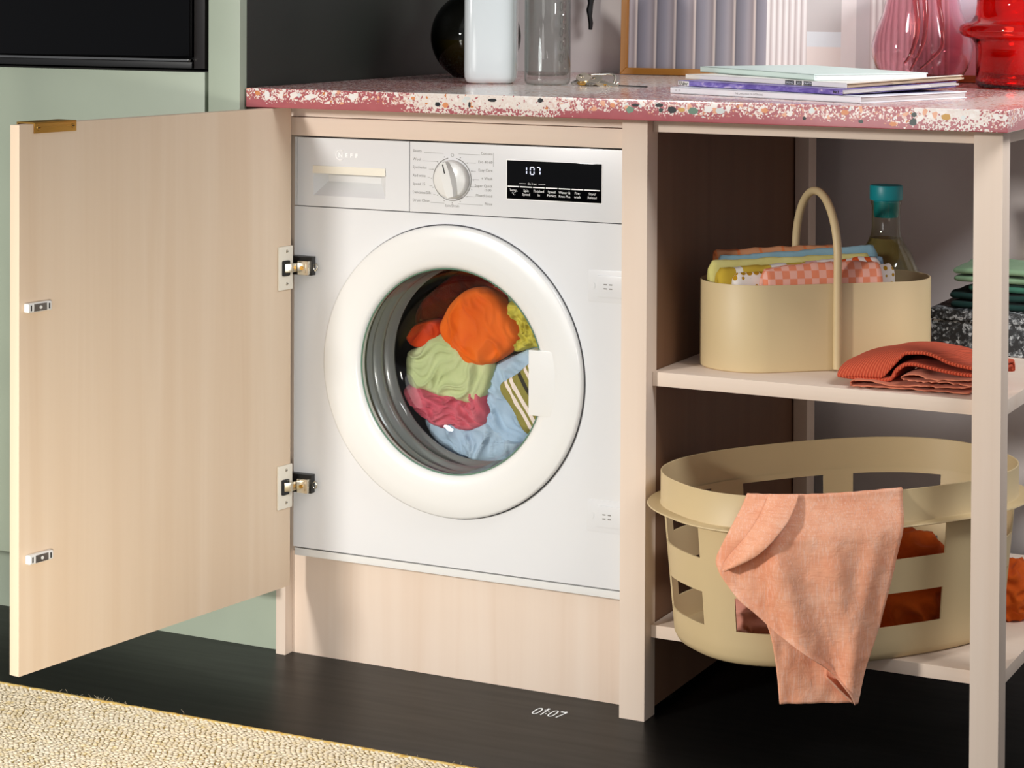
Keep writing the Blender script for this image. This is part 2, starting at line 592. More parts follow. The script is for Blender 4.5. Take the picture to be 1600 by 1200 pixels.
# hinges
m_plate = plain('cream_plate', '#EDE6D6', 0.4)
def hinge(zc):
    bm = bmesh.new()
    bm_box(bm, -0.0015, 0.034, -0.0035, 0.0, zc - 0.0355, zc + 0.0355, 0.0022, 0, M=DM)           # plate on the door
    for dz in (-0.026, 0.027):
        M = DM @ Matrix.Translation((0.014, -0.0034, zc + dz)) @ Matrix.Rotation(pi / 2, 4, 'X')
        r = bmesh.ops.create_cone(bm, cap_ends=True, segments=10, radius1=0.0034, radius2=0.0026, depth=0.0016, matrix=M)
        for f in {f for v in r['verts'] for f in v.link_faces}: f.material_index = 2
        bm_box(bm, 0.0115, 0.0165, -0.0046, -0.0038, zc + dz - 0.0004, zc + dz + 0.0004, 0, 1, M=DM)
    # cup
    bm_box(bm, 0.009, 0.0265, -0.0058, -0.003, zc - 0.0125, zc + 0.0125, 0.003, 1, M=DM)
    # arm: bent bar from cup to block (world axes)
    p = [door_pt(0.019, 0.004, zc), door_pt(0.013, 0.011, zc + 0.0005), Vector((-0.578, 0.0015, zc + 0.0005)), Vector((-0.566, 0.0065, zc))]
    for a, b in zip(p[:-1], p[1:]):
        t = (b - a).normalized(); w = Vector((0, 0, 1)); nn = t.cross(w)
        M = Matrix((t, nn, w)).transposed().to_4x4(); M.translation = (a + b) / 2
        L = (b - a).length / 2 + 0.002
        bm_box(bm, -L, L, -0.0028, 0.0028, -0.0072, 0.0072, 0.0015, 2, M=M)
    # block carried on the machine front
    bm_box(bm, -0.602, -0.556, 0.012, 0.0246, zc - 0.014, zc + 0.0165, 0.0012, 1)
    bm_box(bm, -0.578, -0.558, 0.0035, 0.0125, zc - 0.0125, zc + 0.0105, 0.0018, 2)
    bm_box(bm, -0.575, -0.562, 0.0018, 0.004, zc - 0.0085, zc + 0.0065, 0.001, 2)
    M = Matrix.Translation((-0.5685, 0.0016, zc - 0.001)) @ Matrix.Rotation(pi / 2, 4, 'X')
    r = bmesh.ops.create_cone(bm, cap_ends=True, segments=12, radius1=0.0034, radius2=0.0034, depth=0.0018, matrix=M)
    for f in {f for v in r['verts'] for f in v.link_faces}: f.material_index = 3
    ring = [(-0.5525 + 0.0035 * cos(a), 0.018, zc - 0.0005 + 0.0055 * sin(a)) for a in [2 * pi * i / 14 for i in range(14)]]
    bm_tube(bm, ring, 0.0011, 6, True, 2)
    bmesh.ops.recalc_face_normals(bm, faces=bm.faces)
    o = put('hinge', bm, [m_plate, m_black, m_chrome, m_brass], door, smooth=0.6)
    return o
hinge(0.6500); hinge(0.2935)
# magnetic catches on the door's free side
def catch(s0, zc):
    bm = bmesh.new()
    T = DM @ Matrix.Translation((s0, 0, zc))
    bm_box(bm, -0.0235, 0.0235, -0.0105, 0.0, -0.0068, 0.0068, 0.0042, 0, 3, M=T)
    bm_box(bm, -0.012, 0.012, -0.0114, -0.0100, -0.0052, 0.0052, 0.0004, 1, M=T)
    Mx = T @ Matrix.Translation((0.0, -0.0118, 0)) @ Matrix.Rotation(pi / 2, 4, 'X')
    r = bmesh.ops.create_cone(bm, cap_ends=True, segments=14, radius1=0.0027, radius2=0.0022, depth=0.0012, matrix=Mx)
    for f in {f for v in r['verts'] for f in v.link_faces}: f.material_index = 0
    for sx in (-0.0175, 0.0175):
        bm_box(bm, sx - 0.0012, sx + 0.0012, -0.0110, -0.0100, -0.0040, 0.0040, 0.0005, 2, M=T)
    bmesh.ops.recalc_face_normals(bm, faces=bm.faces)
    put('magnetic_catch', bm, [m_white2, plain('catch_plate', '#7E7A76', 0.3, 0.7), m_black], door, smooth=0.6)
catch(0.5636, 0.6510); catch(0.5600, 0.2928)
# brass edge pull folded over the top edge
bm = bmesh.new()
bm_box(bm, 0.4853, 0.5675, -0.0022, -0.0002, 0.8975, 0.9128, 0.0004, 0, M=DM)
bm_box(bm, 0.4853, 0.5675, -0.0022, 0.034, 0.9108, 0.9130, 0.0004, 0, M=DM)
bm_box(bm, 0.4853, 0.5675, 0.0318, 0.034, 0.9000, 0.9128, 0.0004, 0, M=DM)
bm_box(bm, 0.4960, 0.5560, -0.0030, -0.0020, 0.9045, 0.9062, 0.0003, 0, M=DM)
for sx in (0.4925, 0.5600):
    Mx = DM @ Matrix.Translation((sx, -0.0027, 0.9052)) @ Matrix.Rotation(pi / 2, 4, 'X')
    bmesh.ops.create_cone(bm, cap_ends=True, segments=12, radius1=0.0036, radius2=0.0030, depth=0.0012, matrix=Mx)
    bm_box(bm, sx - 0.0024, sx + 0.0024, -0.0038, -0.0031, 0.9047, 0.9057, 0, 1, M=DM)
bmesh.ops.recalc_face_normals(bm, faces=bm.faces)
o = put('edge_pull', bm, [m_brass, m_dark], door, smooth=0.5); o['label'] = 'brass edge pull with two screws'

# ------------------------------------------------------------------ shelf unit
su = thing('shelf_unit', 'open pale ash shelf unit with square posts holding the two baskets', 'shelf', (0.31, 0.35, 0.0))
PB = 0.0012
box('front_post', 0.0, 0.0417, 0.0, 0.040, 0.0, 0.911, m_wood_z, su, bevel=PB)
box('front_post', 0.5391, 0.5804, 0.0, 0.040, 0.0, 0.911, m_wood_z, su, bevel=PB)
box('rear_post', 0.0425, 0.0680, 0.66, 0.70, 0.0, 0.911, m_wood_z, su, bevel=PB)
box('rear_post', 0.5391, 0.5804, 0.66, 0.70, 0.0, 0.911, m_wood_z, su, bevel=PB)
box('side_panel', 0.022, 0.0405, 0.0402, 0.70, 0.012, 0.909, m_wood_shaded, su, bevel=0.0004)
box('front_rail', 0.0419, 0.5389, 0.022, 0.040, 0.8905, 0.910, m_wood_x, su)
box('side_rail', 0.555, 0.573, 0.0402, 0.659, 0.8905, 0.910, m_wood_y, su)
box('upper_shelf', 0.0419, 0.5775, 0.0235, 0.705, 0.5055, 0.527, m_wood_x, su, bevel=0.001)
box('lower_shelf', 0.0419, 0.5775, 0.0235, 0.705, 0.1225, 0.1418, m_wood_x, su, bevel=0.001)

# ------------------------------------------------------------------ worktop
WT = 0.9427; WB = 0.9115; WF = -0.047
bm = bmesh.new(); bm_box(bm, -0.6455, 0.5985, WF, 0.828, WB, WT, 0.0022, seg=3)
top = put('worktop', bm, m_terrazzo, smooth=0.6)
tag(top, 'pink terrazzo worktop with white and black chips over the units', 'worktop')
CH = [(-0.292, 0.926, 'black', 0.006, 0.004), (-0.278, 0.925, 'orange', 0.006, 0.0045), (-0.236, 0.927, 'black', 0.0022, 0.006), (-0.197, 0.935, 'black', 0.008, 0.003),
      (-0.115, 0.937, 'black', 0.005, 0.004), (-0.240, 0.9365, 'grey', 0.007, 0.003), (0.033, 0.927, 'green', 0.0085, 0.006), (0.042, 0.934, 'black', 0.007, 0.0028), (0.080, 0.935, 'black', 0.0075, 0.0035),
      (0.083, 0.928, 'dgreen', 0.0045, 0.0035), (0.101, 0.929, 'black', 0.0075, 0.0060), (0.116, 0.9295, 'ochre', 0.006, 0.004), (0.134, 0.928, 'green', 0.0095, 0.0055), (0.158, 0.931, 'white', 0.008, 0.006),
      (0.176, 0.929, 'grey', 0.008, 0.005), (0.305, 0.9225, 'black', 0.0035, 0.0030), (0.389, 0.921, 'dgreen', 0.004, 0.003), (0.4655, 0.9225, 'dgreen', 0.0065, 0.0065), (0.4665, 0.933, 'dgreen', 0.005, 0.004),
      (0.512, 0.931, 'ochre', 0.0075, 0.006), (0.436, 0.919, 'orange', 0.006, 0.004), (0.366, 0.933, 'orange', 0.007, 0.004), (-0.605, 0.934, 'white', 0.007, 0.006), (-0.527, 0.930, 'white', 0.008, 0.005),
      (-0.622, 0.934, 'orange', 0.005, 0.004), (-0.445, 0.933, 'white', 0.008, 0.006), (-0.335, 0.934, 'orange', 0.005, 0.003), (0.245, 0.932, 'orange', 0.006, 0.004), (0.005, 0.933, 'orange', 0.005, 0.004)]
rc = random.Random(3)
for x, z, c, w, h in CH:
    bm = bmesh.new()
    n = rc.choice((5, 6, 7)); a0 = rc.random() * 6
    ring = [(x + w * cos(a0 + 2 * pi * i / n) * rc.uniform(0.75, 1.1), z + h * sin(a0 + 2 * pi * i / n) * rc.uniform(0.75, 1.1)) for i in range(n)]
    bm_rings(bm, [[(p, WF + 0.001, q) for p, q in ring], [(p, WF - 0.0002, q) for p, q in ring]], True, False, True)
    bmesh.ops.recalc_face_normals(bm, faces=bm.faces)
    put('stone_chip', bm, m_chip[c], top)

# ------------------------------------------------------------------ washing machine
wm = thing('washing_machine', 'white built-in washing machine with round porthole full of laundry', 'washing machine', (-0.299, 0.3, 0.02))
Y0 = 0.0251
PC = (-0.304, 0.4985)
# front panel with round opening
def panel_with_hole(x0, x1, z0, z1, cx, cz, r, y, depth, N=96):
    bm = bmesh.new()
    inner, outer = [], []
    for i in range(N):
        a = 2 * pi * i / N
        inner.append((cx + r * cos(a), cz + r * sin(a)))
        c, s = cos(a), sin(a)
        tx = ((x1 if c > 0 else x0) - cx) / c if abs(c) > 1e-6 else 1e9
        tz = ((z1 if s > 0 else z0) - cz) / s if abs(s) > 1e-6 else 1e9
        t = min(tx, tz)
        outer.append([cx + c * t, cz + s * t])
    for X, Z in ((x0, z0), (x1, z0), (x0, z1), (x1, z1)):
        k = min(range(N), key=lambda i: (outer[i][0] - X) ** 2 + (outer[i][1] - Z) ** 2)
        outer[k] = [X, Z]
    f = lambda L, yy: [(p[0], yy, p[1]) for p in L]
    bm_rings(bm, [f(inner, y + depth), f(inner, y), f(outer, y), f(outer, y + depth)])
    bmesh.ops.recalc_face_normals(bm, faces=bm.faces)
    return bm
put('front_panel', panel_with_hole(-0.5975, -0.0012, 0.1868, 0.7472, PC[0], PC[1], 0.175, Y0, 0.012), m_white, wm, smooth=0.5)
bm = bmesh.new()
for a in ((-0.5975, -0.5955, Y0 + 0.012, 0.58, 0.187, 0.8612), (-0.003, -0.0012, Y0 + 0.012, 0.58, 0.187, 0.8612), (-0.5975, -0.0012, Y0 + 0.03, 0.58, 0.859, 0.8612), (-0.5975, -0.0012, 0.575, 0.58, 0.04, 0.8612), (-0.5975, -0.0012, Y0 + 0.07, 0.58, 0.03, 0.187)):
    bm_box(bm, *a)
put('housing', bm, m_white, wm)
box('base_strip', -0.5972, -0.0012, Y0 + 0.003, Y0 + 0.02, 0.1716, 0.1838, m_white2, wm, bevel=0.0015)
box('edge_strip', -0.5972, -0.5932, Y0 + 0.0005, Y0 + 0.02, 0.7485, 0.8606, m_white, wm, bevel=0.0006)
box('control_panel', -0.3808, -0.0012, Y0, Y0 + 0.02, 0.7485, 0.8606, m_white, wm, bevel=0.0012)
# detergent drawer with scooped grip
bm = bmesh.new()
ox0, ox1, oz0, oz1 = -0.5926, -0.3822, 0.7485, 0.8606
ix0, ix1, iz0, iz1 = -0.5611, -0.4255, 0.7665, 0.8150
def rect(x0, x1, z0, z1, y): return [(x0, y, z0), (x1, y, z0), (x1, y, z1), (x0, y, z1)]
bm_rings(bm, [rect(ox0, ox1, oz0, oz1, Y0 + 0.02), rect(ox0, ox1, oz0, oz1, Y0 + 0.0006), rect(ox0 + 0.0006, ox1 - 0.0006, oz0 + 0.0006, oz1 - 0.0006, Y0),
              rect(ix0, ix1, iz0, iz1, Y0), rect(ix0 + 0.018, ix1 - 0.018, iz0 + 0.022, iz1, Y0 + 0.018)], True, False, True)
bmesh.ops.recalc_face_normals(bm, faces=bm.faces)
drw = put('detergent_drawer', bm, m_white, wm)
bm = bmesh.new()
lip = []
for i in range(13):
    t = i / 12; x = ix0 + (ix1 - ix0) * t
    zb = 0.8030 + 0.0 * t
    lip.append([(x, Y0 - 0.0030, zb), (x, Y0 - 0.0016, 0.8152), (x, Y0 + 0.010, 0.8152), (x, Y0 + 0.010, zb + 0.002)])
bm_rings(bm, lip, True, True, True); bmesh.ops.recalc_face_normals(bm, faces=bm.faces)
put('grip_lip', bm, plain('champagne_trim', '#F3F0E2', 0.2, 0.35), drw)
# logo
bm = bmesh.new()
FRONT = lambda x, z, y=Y0 - 0.0003: frame_matrix((x, y, z), (1, 0, 0), (0, 0, 1))
text_mesh(bm, 'N', 0.0108, FRONT(-0.5140, 0.8303), bold=0.00022)
for k, ch in enumerate('EFF'):
    text_mesh(bm, ch, 0.0088, FRONT(-0.5010 + 0.0095 * k, 0.8308), bold=0.00045)
arc = [(-0.5098 + 0.0082 * cos(a), Y0 - 0.0002, 0.8340 + 0.0082 * sin(a)) for a in [radians(60 + 240 * i / 24) for i in range(25)]]
bm_tube(bm, arc, 0.0009, 6)
put('logo', bm, plain('silver_print', '#FFFFFF', 0.35, 0.0, spec=1.0, var=0), wm)
# dial
DC = (-0.3040, 0.8036)
ring = [(DC[0] + 0.0338 * cos(a), Y0 - 0.0002, DC[1] + 0.0338 * sin(a)) for a in [radians(103 + 334 * i / 60) for i in range(61)]]
tube('dial_ring', ring, 0.0007, m_grey_print, wm, 6)
dial = lathe('program_dial', [(0.0305, 0.0), (0.0302, -0.006), (0.0285, -0.0095), (0.0270, -0.0105), (0.0001, -0.0108)], (DC[0], Y0 - 0.0001, DC[1]), m_white2, wm, axis='y', seg=56)
ROT = Matrix.Translation((DC[0], 0, DC[1])) @ Matrix.Rotation(radians(-15), 4, 'Y')
bm = bmesh.new()
gr = []
for i in range(15):
    t = -1 + 2 * i / 14
    z = t * 0.0285
    w = 0.0078 * (1 - 0.30 * abs(t) ** 3)
    wb = 0.0125 * math.sqrt(max(0.05, 1 - 0.9 * t * t))
    gr.append([ROT @ Vector(p) for p in ((-wb, Y0 - 0.0100, z), (-w, Y0 - 0.0205, z * 0.98), (w, Y0 - 0.0205, z * 0.98), (wb, Y0 - 0.0100, z))])
bm_rings(bm, gr, True, True, True); bmesh.ops.recalc_face_normals(bm, faces=bm.faces)
put('grip', bm, m_white2, dial, smooth=0.5)
bm = bmesh.new(); bm_box(bm, -0.0010, 0.0010, Y0 - 0.0209, Y0 - 0.0204, 0.0105, 0.0255, 0, M=ROT)
put('pointer_mark', bm, m_dark_print, dial)
# printed programme names, ticks and leader lines
bm = bmesh.new()
left = [('Shorts', 0.8443, -0.3610, -0.320), ('Wool', 0.8310, -0.3635, -0.331), ('Synthetics', 0.8183, -0.352, -0.340), ('Red wine', 0.8050, -0.354, -0.344), ('Speed 15', 0.7918, -0.351, -0.340), ('Delicates/Silk', 0.7782, -0.344, -0.334), ('Drum Clean', 0.7655, -0.349, -0.318)]
rght = [('Cottons', 0.8443, -0.293, -0.2545), ('Eco 40-60', 0.8310, -0.278, -0.262), ('Easy Care', 0.8180, -0.271, -0.262), ('+ Wash', 0.8050, -0.268, -0.256), ('Super Quick', 0.7935, -0.271, -0.257), ('Mixed Load', 0.7780, -0.279, -0.264), ('Rinse', 0.7655, -0.293, -0.250)]
for s, z, a, b in left:
    text_mesh(bm, s, 0.0062, FRONT(-0.3755, z))
    bm_box(bm, a + 0.006, b, Y0 - 0.0003, Y0, z - 0.0006, z - 0.0001)
for s, z, a, b in rght:
    text_mesh(bm, s, 0.0062, FRONT(-0.2325, z), 'RIGHT')
    bm_box(bm, a, b, Y0 - 0.0003, Y0, z - 0.0006, z - 0.0001)
text_mesh(bm, '15/30', 0.0055, FRONT(-0.2345, 0.7870), 'RIGHT')
text_mesh(bm, 'Spin/Drain', 0.0060, FRONT(-0.3040, 0.7596), 'CENTER')
bm_box(bm, -0.2310, -0.2305, Y0 - 0.0003, Y0, 0.826, 0.848)
for k in range(16):
    a = radians(90 + 22.5 * k)
    if k == 0: continue
    x, z = DC[0] + 0.0375 * cos(a), DC[1] + 0.0375 * sin(a)
    bm_box(bm, x - 0.0007, x + 0.0007, Y0 - 0.0003, Y0, z - 0.0007, z + 0.0007)
oc = [(DC[0] + 0.0024 * cos(a), Y0 - 0.0002, 0.8418 + 0.0024 * sin(a)) for a in [2 * pi * i / 16 for i in range(16)]]
bm_tube(bm, oc, 0.0003, 5, True)
put('programme_lettering', bm, m_grey_print, wm)
# display
box('display_bezel', -0.2082, -0.0430, Y0 - 0.0006, Y0 + 0.004, 0.7765, 0.8390, m_white_print, wm, bevel=0.0004)
disp = box('display', -0.2068, -0.0445, Y0 - 0.0012, Y0 + 0.004, 0.7778, 0.8378, m_gloss_black, wm, bevel=0.0004)
YD = Y0 - 0.0014
bm = bmesh.new()
def seg7(x, z, w, h, segs):
    t = 0.00135
    S = {'a': (x + t, x + w - t, z + h - t, z + h), 'g': (x + t, x + w - t, z + h / 2 - t / 2, z + h / 2 + t / 2), 'd': (x + t, x + w - t, z, z + t),
         'f': (x, x + t, z + h / 2 + 0.0008, z + h - 0.0014), 'b': (x + w - t, x + w, z + h / 2 + 0.0008, z + h - 0.0014), 'e': (x, x + t, z + 0.0014, z + h / 2 - 0.0008), 'c': (x + w - t, x + w, z + 0.0014, z + h / 2 - 0.0008)}
    for s in segs:
        a, b, c, d = S[s]; bm_box(bm, a, b, YD - 0.0002, YD + 0.0003, c, d)
seg7(-0.1785, 0.8165, 0.0068, 0.0126, 'bc'); seg7(-0.1665, 0.8165, 0.0078, 0.0126, 'abcdef'); seg7(-0.1555, 0.8165, 0.0070, 0.0126, 'abc')
put('lit_digits', bm, m_lcd, disp)
bm = bmesh.new()
bx = [-0.2050, -0.1830, -0.1610, -0.1390, -0.1170, -0.0950, -0.0730]
names = [('Temp.', '°C'), ('Spin', 'Speed'), ('Finished', 'in'), ('Speed', 'Perfect'), ('Water &', 'Rinse Plus'), ('Pre-', 'wash'), ('Start/', 'Reload')]
for x, (a, b) in zip(bx, names):
    w = 0.0200 if x < -0.08 else 0.0258
    bm_box(bm, x, x + w, YD - 0.0003, YD + 0.0003, 0.7963, 0.7980)
    text_mesh(bm, a, 0.0056, FRONT(x + w / 2, 0.7895, YD), 'CENTER')
    text_mesh(bm, b, 0.0056 if b != 'Rinse Plus' else 0.0049, FRONT(x + w / 2, 0.7838, YD), 'CENTER')
text_mesh(bm, 'On 3 sec', 0.0042, FRONT(-0.1625, 0.8010, YD), 'CENTER')
bm_box(bm, -0.1850, -0.1735, YD - 0.0002, YD + 0.0003, 0.8022, 0.8026); bm_box(bm, -0.1515, -0.1400, YD - 0.0002, YD + 0.0003, 0.8022, 0.8026)
put('button_lettering', bm, m_white_print, disp)
# porthole
ring = lathe('porthole_ring', [(0.2318, 0.0), (0.2318, -0.0070), (0.2308, -0.0095), (0.2280, -0.0107), (0.210, -0.0118), (0.194, -0.0124), (0.190, -0.0122), (0.180, -0.0114), (0.1715, -0.0102), (0.1672, -0.0080), (0.1645, -0.0040), (0.1632, 0.001), (0.1650, 0.010), (0.172, 0.012)],
             (PC[0], Y0 - 0.0001, PC[1]), m_white2, wm, axis='y', seg=120, smooth=0.9)
box('door_handle', -0.1620, -0.1120, Y0 - 0.0121, Y0 + 0.012, 0.4440, 0.5455, m_white2, wm, bevel=0.0012)
lathe('ring_groove_shadow', [(0.2338, -0.0004), (0.2326, -0.0012), (0.2316, -0.0004)], (PC[0], Y0, PC[1]), plain('painted_groove_shadow', '#55565A', 0.5), wm, axis='y', seg=120)  # raised grey band painted as the shadow line round the ring
gl = lathe('door_glass', [(0.1628, -0.002), (0.1605, 0.020), (0.154, 0.048), (0.146, 0.066), (0.132, 0.076), (0.09, 0.081), (0.045, 0.083), (0.0005, 0.0835)], (PC[0], Y0, PC[1]), m_glass_door, wm, axis='y', seg=96, smooth=3.14)
rim = [(PC[0] + 0.1632 * cos(a), Y0 - 0.003, PC[1] + 0.1632 * sin(a)) for a in [2 * pi * i / 96 for i in range(96)]]
tube('glass_edge', rim, 0.0013, m_glass_rim, wm, 6, True)
lathe('door_seal', [(0.180, 0.012), (0.174, 0.022), (0.168, 0.026), (0.166, 0.034), (0.172, 0.040), (0.173, 0.052), (0.165, 0.056), (0.162, 0.062), (0.164, 0.068), (0.172, 0.072), (0.173, 0.088), (0.164, 0.092), (0.160, 0.098), (0.162, 0.104), (0.180, 0.108)],
      (PC[0], Y0, PC[1]), m_seal, wm, axis='y', seg=80, smooth=0.9)
lathe('seal_lip', [(0.1672, 0.0045), (0.1655, 0.010), (0.1660, 0.018), (0.1690, 0.0215)], (PC[0], Y0, PC[1]), m_seal_dark, wm, axis='y', seg=80)
lathe('drum', [(0.182, 0.107), (0.245, 0.112), (0.245, 0.40), (0.02, 0.405), (0.0005, 0.405)], (PC[0], Y0, PC[1]), m_steel, wm, axis='y', seg=64)
# covers for the second hinge position
def cover(zc):
    bm = bmesh.new()
    bm_box(bm, -0.0660, -0.0014, Y0 - 0.0010, Y0 + 0.003, zc - 0.0245, zc + 0.0245, 0.0009)
    bm_box(bm, -0.0500, -0.0014, Y0 - 0.0030, Y0, zc - 0.0165, zc + 0.0165, 0.0012)
    for dx in (-0.0365, -0.0275):
        for dz in (-0.0032, 0.0032):
            bm_box(bm, dx - 0.0026, dx + 0.0026, Y0 - 0.0034, Y0 - 0.0028, zc + dz - 0.0009, zc + dz + 0.0009, 0, 1)
    bm_tube(bm, [(-0.0575 + 0.003 * cos(a), Y0 - 0.001, zc + 0.005 * sin(a)) for a in [radians(-80 + 160 * i / 8) for i in range(9)]], 0.0005, 5, False, 0)
    put('hinge_cover', bm, [m_white, m_grey_print], wm, smooth=0.6)
cover(0.6508); cover(0.2975)
# ------------------------------------------------------------------ laundry in the drum
def blob(name, label, cat, outline, y, bulge, mat, wr=0.006, freq=26, seed=0.0, ang=0.0, group=None, stretch=2.6, thick=0.03):
    """soft bunched garment: closed pillow over an outline in the XZ plane, front towards -Y"""
    pts = catmull([(p[0], p[1], 0) for p in outline], 10, True)
    c = sum(pts, Vector((0, 0, 0))) / len(pts)
    NR = 34
    rings = []
    ca, sa = cos(ang), sin(ang)
    def w(x, z, s):
        a = (x * ca + z * sa) * freq; b = (-x * sa + z * ca) * freq / stretch
        a += 1.2 * noise.noise(Vector((x * 18, z * 18, seed + 7)))
        r1 = 1 - abs(noise.noise(Vector((a, b, seed)))) * 2.0
        r2 = 1 - abs(noise.noise(Vector((a * 2.1 + 3, b * 2.1, seed + 4)))) * 2.0
        v = 0.75 * max(0, r1) ** 3 + 0.35 * max(0, r2) ** 3 + 0.5 * noise.noise(Vector((x * 30, z * 30, seed)))
        return -wr * (v - 0.3) * min(1, 0.25 + s * 3.0)
    front = []
    for k in range(NR + 1):
        s = k / NR * 0.985
        ring = []
        for p in pts:
            q = p.lerp(c, s)
            d = bulge * (0.72 * math.sqrt(max(0.0, 1 - (1 - min(1, s * 5.0)) ** 2)) + 0.28 * math.sqrt(max(0.0, 1 - (1 - min(1, s * 1.5)) ** 2)))
            ring.append(Vector((q.x, y - d + w(q.x, q.y, s), q.y)))
        front.append(ring)
    back = [[Vector((p.x, y + thick * 0.6, p.y)) for p in [q.lerp(c, 0.02) for q in pts]], [Vector((p.x, y + thick, p.y)) for p in [q.lerp(c, 0.15) for q in pts]]]
    bm = bmesh.new()
    bm_rings(bm, list(reversed(back)) + front, True, True, True)
    bmesh.ops.recalc_face_normals(bm, faces=bm.faces)
    o = put(name, bm, mat, smooth=3.14)
    return tag(o, label, cat, group)

LG = None
GAR = {
 'orange': [(-0.39, 0.547), (-0.377, 0.518), (-0.347, 0.495), (-0.322, 0.488), (-0.294, 0.493), (-0.262, 0.514), (-0.245, 0.538), (-0.252, 0.559), (-0.268, 0.582), (-0.286, 0.606), (-0.312, 0.617), (-0.344, 0.610), (-0.372, 0.585)],
 'lobe': [(-0.451, 0.522), (-0.438, 0.51), (-0.417, 0.511), (-0.399, 0.521), (-0.386, 0.54), (-0.393, 0.555), (-0.415, 0.556), (-0.44, 0.545)],
 'dark': [(-0.459, 0.556), (-0.444, 0.583), (-0.408, 0.614), (-0.365, 0.640), (-0.315, 0.640), (-0.277, 0.615), (-0.266, 0.57), (-0.308, 0.536), (-0.365, 0.528), (-0.408, 0.522), (-0.451, 0.528)],
 'green': [(-0.454, 0.471), (-0.451, 0.5), (-0.433, 0.511), (-0.39, 0.536), (-0.357, 0.523), (-0.329, 0.5), (-0.295, 0.493), (-0.3, 0.455), (-0.311, 0.435), (-0.328, 0.425), (-0.378, 0.43), (-0.414, 0.439), (-0.444, 0.443)],
 'pink': [(-0.46, 0.438), (-0.433, 0.45), (-0.404, 0.440), (-0.364, 0.440), (-0.311, 0.446), (-0.302, 0.408), (-0.311, 0.388), (-0.35, 0.378), (-0.403, 0.382), (-0.418, 0.39), (-0.438, 0.402)],
 'blue': [(-0.295, 0.493), (-0.255, 0.512), (-0.222, 0.527), (-0.180, 0.514), (-0.172, 0.43), (-0.207, 0.382), (-0.245, 0.358), (-0.282, 0.350), (-0.321, 0.376), (-0.321, 0.407), (-0.328, 0.432), (-0.314, 0.458)],
 'blue2': [(-0.424, 0.392), (-0.35, 0.395), (-0.311, 0.400), (-0.262, 0.372), (-0.235, 0.366), (-0.250, 0.338), (-0.307, 0.324), (-0.352, 0.326), (-0.395, 0.345)],
 'stripe': [(-0.281, 0.457), (-0.250, 0.480), (-0.221, 0.502), (-0.185, 0.498), (-0.180, 0.450), (-0.184, 0.410), (-0.206, 0.394), (-0.233, 0.385), (-0.257, 0.421)],
 'yellow': [(-0.273, 0.588), (-0.256, 0.597), (-0.210, 0.585), (-0.180, 0.548), (-0.183, 0.525), (-0.224, 0.523), (-0.259, 0.514), (-0.249, 0.54), (-0.256, 0.558)],
 'sage': [(-0.308, 0.621), (-0.280, 0.630), (-0.240, 0.612), (-0.228, 0.584), (-0.263, 0.573), (-0.294, 0.587)]}
def stripes_mat():
    t = NT('olive_striped_towel')
    v = t.coords()
    x, y, z = t.sep(v)[:3]
    p = t.math('ADD', t.math('MULTIPLY', x, 0.83), t.math('MULTIPLY', z, 0.555))
    m = t.n('ShaderNodeMapRange'); m.inputs[1].default_value = -0.035; m.inputs[2].default_value = 0.105
    t.l(p, m.inputs[0])
    w, k, ol = '#F4E4DC', '#2A2A22', '#8E8640'
    t.base(t.ramp(m.outputs[0], [(0, ol), (0.33, w), (0.375, ol), (0.405, w), (0.45, ol), (0.53, k), (0.575, ol), (0.63, w), (0.67, ol), (0.70, w), (0.74, ol)], 'CONSTANT'))
    t.set(Roughness=0.95)
    t.bump(t.noise(v, 900, 2), 0.3, 0.0005)
    return t.mat
blob('jersey', 'dark red garment bunched in the shadow at the top of the drum', 'clothing', GAR['dark'], 0.190, 0.020, cloth_mat('dark_red_cloth', '#8E2A14', '#5A1710'), 0.014, 20, 1.0, 0.5)
blob('sock', 'small sage green garment peeking out beside the yellow one in the drum', 'clothing', GAR['sage'], 0.190, 0.02, cloth_mat('sage_cloth', '#8FA078', '#6E8060'), 0.006, 30, 8.0)
blob('shirt', 'crumpled yellow lime garment at the upper right of the drum', 'clothing', GAR['yellow'], 0.166, 0.018, cloth_mat('lime_cloth', '#D9D26A', '#C2B23C'), 0.016, 62, 2.0, 0.6, stretch=1.6)
blob('shirt', 'light blue garment at the right of the drum beneath the striped towel', 'clothing', GAR['blue'], 0.172, 0.018, cloth_mat('light_blue_cloth', '#B9CFE2', '#9DB8D2'), 0.013, 34, 3.0, 0.9, stretch=3.5)
blob('shirt', 'pale blue garment along the bottom of the drum below the pink one', 'clothing', GAR['blue2'], 0.164, 0.020, cloth_mat('pale_blue_cloth', '#BDD0DF', '#9FB6CC'), 0.014, 34, 4.0, 0.2, stretch=3.0)
blob('towel', 'olive towel with white and black stripes at the right of the drum', 'towel', GAR['stripe'], 0.150, 0.008, stripes_mat(), 0.004, 22, 5.0, 0.6, thick=0.012)
blob('shirt', 'pink garment at the lower left of the drum', 'clothing', GAR['pink'], 0.156, 0.020, cloth_mat('pink_cloth', '#DC7A84', '#BC4A5E'), 0.020, 40, 6.0, 1.1, stretch=2.2)
blob('jacket', 'pale green garment filling the middle of the drum', 'clothing', GAR['green'], 0.152, 0.020, cloth_mat('pale_green_cloth', '#CFD6A8', '#B4BF88'), 0.013, 24, 7.0, 2.3, stretch=4.0)
blob('jacket', 'small red orange bundle at the left edge of the drum', 'clothing', GAR['lobe'], 0.156, 0.022, cloth_mat('red_orange_cloth', '#D9481A', '#A8300F'), 0.010, 32, 9.0)
blob('jacket', 'bright orange garment on top of the pile in the drum', 'clothing', GAR['orange'], 0.152, 0.022, cloth_mat('orange_cloth', '#F0782A', '#DE5A12'), 0.011, 26, 10.0, 0.5, stretch=3.5)

